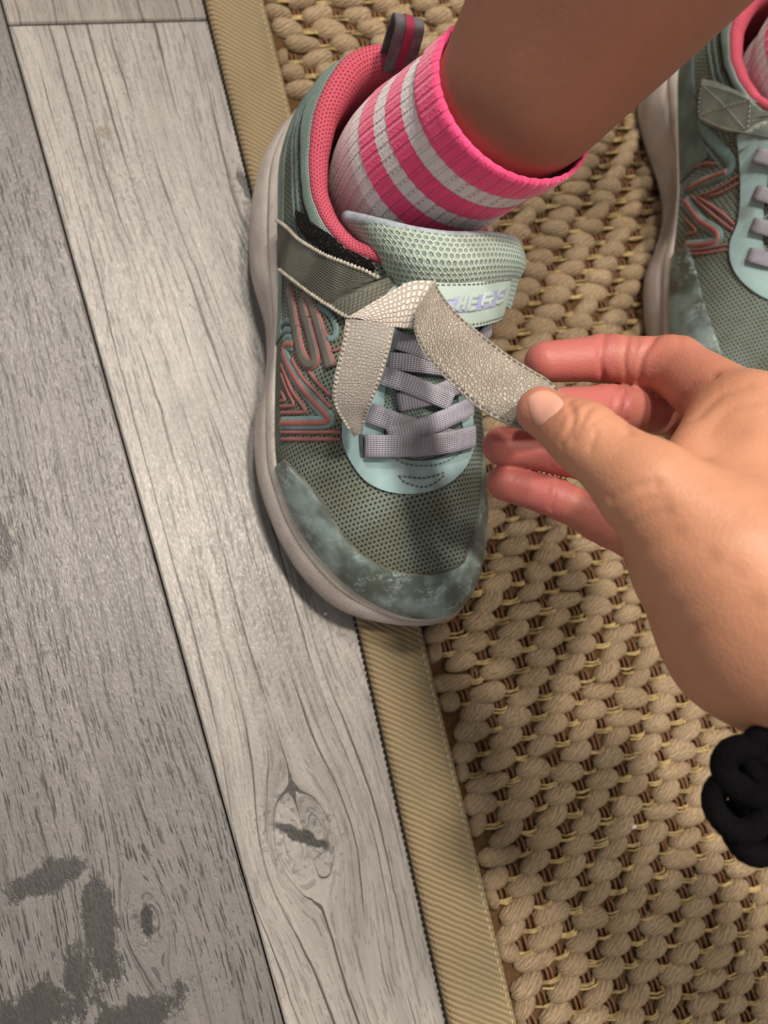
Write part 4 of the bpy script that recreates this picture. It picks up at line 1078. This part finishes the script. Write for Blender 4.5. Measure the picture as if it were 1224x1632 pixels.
# tongue of the second shoe: the first one's grid carried over
toL = lambda P: (np.asarray(P) - 0)
sheet('tongue', xf2(G_TONGUE[:, :26]), MX['tonguemesh'], shoe2, th=5.0)
tb = xf2(np.array([t0_, t1_]))
heel_tab(L2, shoe2, xf2(np.array([[0.93, -.15, 0.0]]))[0] - xf2(np.zeros((1, 3)))[0], tb[1] - tb[0], tb[0], 6.4, 27)
sock2 = empty('sock', (*xf2(np.array([26, 124, 50.0]))[:2], 60), 'pale ankle sock inside the sneaker at the top right corner', 'sock', 'pair of socks')
def loft2(rg, k):
    rg = rg.copy(); sh_ = np.maximum(rg[:, 2] - 84, 0); rg[:, 0] -= sh_ * .5; rg[:, 1] += sh_ * .25; return xf2(loft(rg, k))
for z0, z1, mt, nm, puff in bands:
    n = max(8, int((z1 - z0) / 1.5)); zq = np.linspace(z0 - .3, z1 + .3, n)
    rg = np.stack([np.interp(zq, zz, prof[:, c]) for c in range(7)], 1); rg[:, 3:5] += puff
    if nm == 'cuff': rg[-1, 3:5] -= 2.0
    ring_mesh(nm, loft2(rg, 100), mt, sock2)
# the child: both lower legs rise out of the frame and meet above the knees
Gb = leg_grid((41 - 34, 116 + 17, 152), (-.15, .45, 1), f=xf2)
V = []; F = []; 
for Gx, fl in ((Ga, False), (Gb, True)):
    n, k = Gx.shape[:2]; o = len(V); V += list(Gx.reshape(-1, 3))
    for i in range(n - 1):
        for j in range(k):
            q = (o + i * k + j, o + i * k + (j + 1) % k, o + (i + 1) * k + (j + 1) % k, o + (i + 1) * k + j); F.append(q[::-1] if fl else q)
    F.append(tuple(o + j for j in range(k))[::-1]); F.append(tuple(o + (n - 1) * k + j for j in range(k)))
child = mesh('person', V, F, M_leg, None, loc=(41, 116, 128))
tag(child, 'child with bare tanned legs standing in both sneakers, shown from the shin down', 'person')

# ================================================================== THE HAND
J = lambda px, py, z: un(px, py, z)
fingers = {
 'index': [(J(868, 577, 122), 7.9), (J(963, 571, 124), 9.2), (J(1074, 583, 137), 11.0), (J(1196, 670, 170), 14.5)],
 'middle': [(J(868, 652, 134), 7.6), (J(966, 652, 126), 9.2), (J(1085, 655, 120), 10.4), (J(1236, 745, 150), 14.0)],
 'ring': [(J(799, 711, 110), 7.4), (J(892, 721, 110), 8.3), (J(1000, 750, 116), 9.8), (J(1222, 840, 152), 13.0)],
 'pinky': [(J(805, 769, 104), 7.3), (J(880, 792, 104), 7.6), (J(965, 830, 112), 9.0), (J(1165, 930, 145), 12.0)]}
thumb = [(J(862, 655, 160), 8.0), (J(930, 696, 171), 10.4), (J(1036, 782, 184), 13.8), (J(1150, 893, 190), 20.0)]
wrist = J(1240, 1000, 190); fore = np.array([60.0, -122, 250])
def hand_sdf(P):
    d = None
    def sm(a, b, k): return b if a is None else smin(a, b, k)
    body = None
    for nm, r in (('index', 17), ('middle', 18), ('ring', 17), ('pinky', 15)):
        a, ra = fingers[nm][3]; body = sm(body, caps(P, a, wrist, r * .86, 21), 9)
    th = caps(P, thumb[2][0], thumb[3][0], 14.2, 21.0); th = smin(th, caps(P, thumb[3][0], wrist, 21.0, 23.5), 10)
    th = smin(th, caps(P, thumb[3][0], fingers['index'][3][0], 16, 13), 10)
    th = smin(th, caps(P, J(1095, 735, 177), J(1150, 655, 160), 8.0, 9.5), 8)
    body = smin(body, th, 12)
    body = smin(body, caps(P, J(1125, 895, 178), J(1205, 1000, 178), 21.5, 27.0), 10)
    body = smin(body, caps(P, wrist, fore, 25.0, 27.0), 14)
    body = smin(body, caps(P, wrist + [0, 0, -12], fore + [0, 0, -12], 21.0, 25.0), 12)
    t = caps(P, thumb[0][0], thumb[1][0], 8.0, 10.2, [(.80, .9, 1.0), (1.0, .8, 1.0), (.62, .4, .8)]); t = smin(t, caps(P, thumb[1][0], thumb[2][0], 10.2, 13.8, [(.12, .6, .8)]), 5)
    body = smin(body, t, 5)
    fs = None
    for nm in ('index', 'middle', 'ring', 'pinky'):
        f = fingers[nm]; q = caps(P, f[0][0], f[1][0], f[0][1], f[1][1], [(1.0, .9, 1.0)])
        q = smin(q, caps(P, f[1][0], f[2][0], f[1][1], f[2][1], [(0.0, .6, 1.0), (.42, .5, .8), (1.0, 1.0, 1.3)]), 3)
        q = smin(q, caps(P, f[2][0], f[3][0], f[2][1], f[3][1]), 4)
        fs = q if fs is None else smin(fs, q, .8)
    out = smin(body, fs, 3)
    return out
pts_all = np.array([p for f in fingers.values() for p, r in f] + [p for p, r in thumb] + [wrist, fore])
lo = pts_all.min(0) - 36; hi = pts_all.max(0) + 38
Vh, Fh, _D = surface_nets(hand_sdf, lo, hi, 1.0)
Vh = relax(Vh, Fh, 2, .5)
def vnormals(V, F):
    fn = np.cross(V[F[:, 2]] - V[F[:, 0]], V[F[:, 3]] - V[F[:, 1]]); N = np.zeros_like(V)
    for k in range(4):
        for c in range(3): N[:, c] += np.bincount(F[:, k], fn[:, c], len(V))
    return unit(N)
hb = BVHTree.FromPolygons([Vector(p) for p in Vh], Fh.tolist()); Nh = vnormals(Vh, Fh); disp = np.zeros(len(Vh))
for pts, dp, w in (
    ([(906, 640), (914, 664), (906, 692), (893, 712)], .75, 1.1), ([(938, 652), (926, 674), (912, 700)], .6, 1.0), ([(950, 690), (940, 715)], .4, 1.0),
    ([(963, 532), (957, 570), (962, 608)], .9, 1.2), ([(1003, 529), (995, 570), (1000, 612)], .6, 1.1), ([(1046, 534), (1024, 568), (1018, 608)], 1.1, 1.4),
    ([(985, 612), (976, 655)], .7, 1.1), ([(1004, 614), (996, 655), (1003, 690)], .9, 1.2), ([(885, 718), (878, 745)], .6, 1.1), ([(885, 768), (878, 812)], .6, 1.2),
    ([(1076, 686), (1080, 655), (1098, 622), (1135, 600)], 1.5, 2.2), ([(1112, 665), (1150, 628), (1190, 615)], .5, 2.2), ([(1130, 690), (1165, 650), (1210, 640)], .35, 2.4),
    ([(972, 797), (1005, 778), (1045, 770)], .8, 1.5), ([(990, 850), (1030, 824), (1062, 815)], .5, 1.6), ([(985, 825), (1020, 802), (1060, 795)], .4, 1.3), ([(998, 890), (1040, 868), (1075, 850)], .5, 2.2),
    ([(1020, 940), (1070, 925), (1130, 888)], .6, 2.6), ([(1035, 985), (1100, 962), (1170, 915)], .6, 2.6), ([(1060, 1030), (1130, 1002), (1200, 965)], .6, 2.8),
    ([(1085, 790), (1130, 745), (1200, 700)], -.9, 6.0), ([(1100, 850), (1150, 830), (1215, 790)], .6, 5.0)):
    hit = [hb.ray_cast(Vector(CAM), Vector(ray(*p)))[0] for p in smooth_px(pts, 40)]; hit = np.array([h for h in hit if h is not None])
    if len(hit) < 2: continue
    near = np.where(np.all((Vh > hit.min(0) - 12) & (Vh < hit.max(0) + 12), axis=1))[0]
    d = np.min(np.linalg.norm(Vh[near][:, None] - hit[None], axis=2), axis=1)
    fall = np.exp(-(d / w) ** 2); disp[near] -= dp * fall
Vh = Vh + Nh * disp[:, None]
def seg_d(V, a, b):
    ab = b - a; t = np.clip(((V - a) @ ab) / (ab @ ab), 0, 1); return np.linalg.norm(V - (a + t[:, None] * ab), axis=1)
pk = np.zeros(len(Vh))
for nm, f in fingers.items():
    d0 = seg_d(Vh, f[0][0], f[1][0]); d1 = seg_d(Vh, f[1][0], f[2][0]); d2 = seg_d(Vh, f[2][0], f[3][0] * .5 + f[2][0] * .5)
    pk = np.maximum(pk, np.exp(-np.maximum(d0 - 10, 0) / 3) * .95); pk = np.maximum(pk, np.exp(-np.maximum(d1 - 11, 0) / 4) * .72); pk = np.maximum(pk, np.exp(-np.maximum(d2 - 12, 0) / 6) * .45)
pk = np.maximum(pk, np.exp(-np.maximum(seg_d(Vh, thumb[0][0], thumb[0][0] * .6 + thumb[1][0] * .4) - 9, 0) / 4) * .35)
M_hand = skin('adult_skin', srgb(184, 126, 97), srgb(208, 151, 119), srgb(182, 102, 96), 'flush', .5)
hand = mesh('person', Vh, Fh, M_hand, None, loc=tuple(wrist), attrs={'flush': pk})
tag(hand, 'adult right hand in a black lace cuff pinching the grey strap', 'person')
# thumb nail
hb = BVHTree.FromPolygons([Vector(p) for p in Vh], [tuple(int(i) for i in f) for f in Fh])
npx = smooth_px([(842, 641), (846, 630), (862, 623), (880, 626), (897, 640), (893, 653), (876, 667), (860, 678), (848, 664)], 48, True)
ctr = npx.mean(0); rows = []
for f in np.linspace(1, 0.3, 8):
    r = []
    for p in npx:
        q = ctr + (p - ctr) * f; h = hb.ray_cast(Vector(CAM), Vector(ray(*q)))
        if h[0] is None: h = hb.find_nearest(Vector(un(*q, 165)))
        r.append(np.array(h[0]) + np.array(h[1]) * (.15 + .55 * (1 - f ** 4)))
    rows.append(r)
G = np.array(rows); n, k = G.shape[:2]
M_nail = Mat('finger_nail', .25, .5); M_nail.color(srgb(226, 168, 148)); M_nail.sss(.15, (1, .4, .3), 2.0)
Fn = []
for i in range(n - 1):
    for j in range(k): Fn.append((i * k + j, (i + 1) * k + j, (i + 1) * k + (j + 1) % k, i * k + (j + 1) % k))
G_c = G[-1].mean(0) + (G[-1].mean(0) - G[0].mean(0)) * .05
Fn += [((n - 1) * k + j, len(G.reshape(-1, 3)), (n - 1) * k + (j + 1) % k) for j in range(k)]
mesh('thumb_nail', np.concatenate([G.reshape(-1, 3), [G_c]]), Fn, M_nail, hand, label='short natural thumb nail')
# black sleeve with crocheted lace edge
M_blk = Mat('black_knit', .95, .1); x, y, z = M_blk.coords(); nn = M_blk.noise(x * .7, y * .7, z * .7, detail=4)
M_blk.color(M_blk.mix(nn, srgb(6, 6, 7), srgb(18, 17, 19))); M_blk.bump(nn, .8, .8)
ax = unit(fore - wrist); sd = unit(np.cross(ax, [0, 0, 1.0])); upn = np.cross(sd, ax)
c0 = J(1545, 1188, 206); e_dn = RC @ np.array([0, 1.0, 0])
def cuff_pt(s, a, r):
    v = (sd * math.cos(a) + upn * math.sin(a)) * r
    return c0 + v + ax * (s + (4 - .60 * (v @ e_dn)) * max(0.0, 1 - max(s, 0) / 150)) + np.array([0, 0, -3.0])
prof_s = [(0, 37), (6, 36.5), (20, 37), (45, 38), (90, 41), (150, 46), (150, 43), (90, 38), (45, 35), (6, 34.5), (0, 35.5)]
V = [cuff_pt(s, a, r) for s, r in prof_s for a in np.linspace(0, 2 * math.pi, 48, endpoint=False)]
F = []
for i in range(len(prof_s)):
    i2 = (i + 1) % len(prof_s)
    for j in range(48): F.append((i * 48 + j, i * 48 + (j + 1) % 48, i2 * 48 + (j + 1) % 48, i2 * 48 + j))
sleeve = mesh('sleeve', V, F, M_blk, hand, label='black knitted sleeve with lace edge')
NS = 15
for r_, (s0, hl, hw, rad, thick, ph) in enumerate(((-1, 7.0, 8.4, 39, 3.4, 0), (-12, 8.0, 8.0, 42, 3.5, .5))):
    for i in range(NS):
        a0 = (i + ph) * 2 * math.pi / NS; t = np.linspace(0, 2 * math.pi, 20)
        P = [cuff_pt(s0 + hl * math.cos(q), a0 + hw * math.sin(q) / rad, rad) for q in t]
        tube('lace_loop', P, thick, M_blk, sleeve, k=7, cap=False)

# loose hem of the lace hanging below the wrist
hn = unit(np.array([-.62, .12, .78])); hx = unit(np.cross([0, 1.0, 0], hn)); hy = np.cross(hn, hx)
for (px, py, z_, rx, ry, th_, rot) in ((1176, 1284, 186, 6.0, 6.6, 3.5, .3), (1206, 1322, 184, 6.2, 6.6, 3.6, 0), (1194, 1228, 190, 6.0, 6.4, 3.9, .8), (1226, 1262, 189, 6.6, 6.6, 4.0, .2), (1236, 1208, 194, 6.4, 6.0, 3.9, 1.2), (1250, 1316, 186, 6.6, 6.6, 4.0, .4), (1266, 1258, 191, 7.0, 6.6, 4.0, 0), (1290, 1310, 188, 7.0, 6.6, 4.0, .6), (1300, 1230, 195, 7.2, 6.6, 4.2, .9)):
    c = un(px, py, z_); t = np.linspace(0, 2 * math.pi, 22); ca, sa = math.cos(rot), math.sin(rot)
    P = [c + hx * (rx * math.cos(q) * ca - ry * math.sin(q) * sa) + hy * (rx * math.cos(q) * sa + ry * math.sin(q) * ca) + hn * .8 * math.sin(2 * q) for q in t]
    tube('lace_loop', P, th_, M_blk, sleeve, k=9, cap=False)

# ---- crumbs on the rug and the floor
M_crumb = plain('crumb_white', srgb(226, 220, 210), .4, srgb(200, 192, 180), .5)
def crumb(px, py, z, r, label):
    c = un(px, py, z); bm = bmesh.new(); bmesh.ops.create_icosphere(bm, subdivisions=2, radius=r)
    V = np.array([v.co[:] for v in bm.verts]); F = [tuple(v.index for v in f.verts) for f in bm.faces]; bm.free()
    V = V * (1 + .22 * np.sin(V[:, :1] * 3 / r + V[:, 1:2] * 2 / r)) * [1, .8, .75] + c
    o = mesh('crumb', V, F, M_crumb, None, loc=tuple(c)); tag(o, label, 'crumb')
crumb(1010, 1318, 8.2, 1.5, 'tiny white crumb caught in the rug weave below the hand')
crumb(519, 978, .9, 1.1, 'tiny pale speck lying on the plank beside the shoe toe')
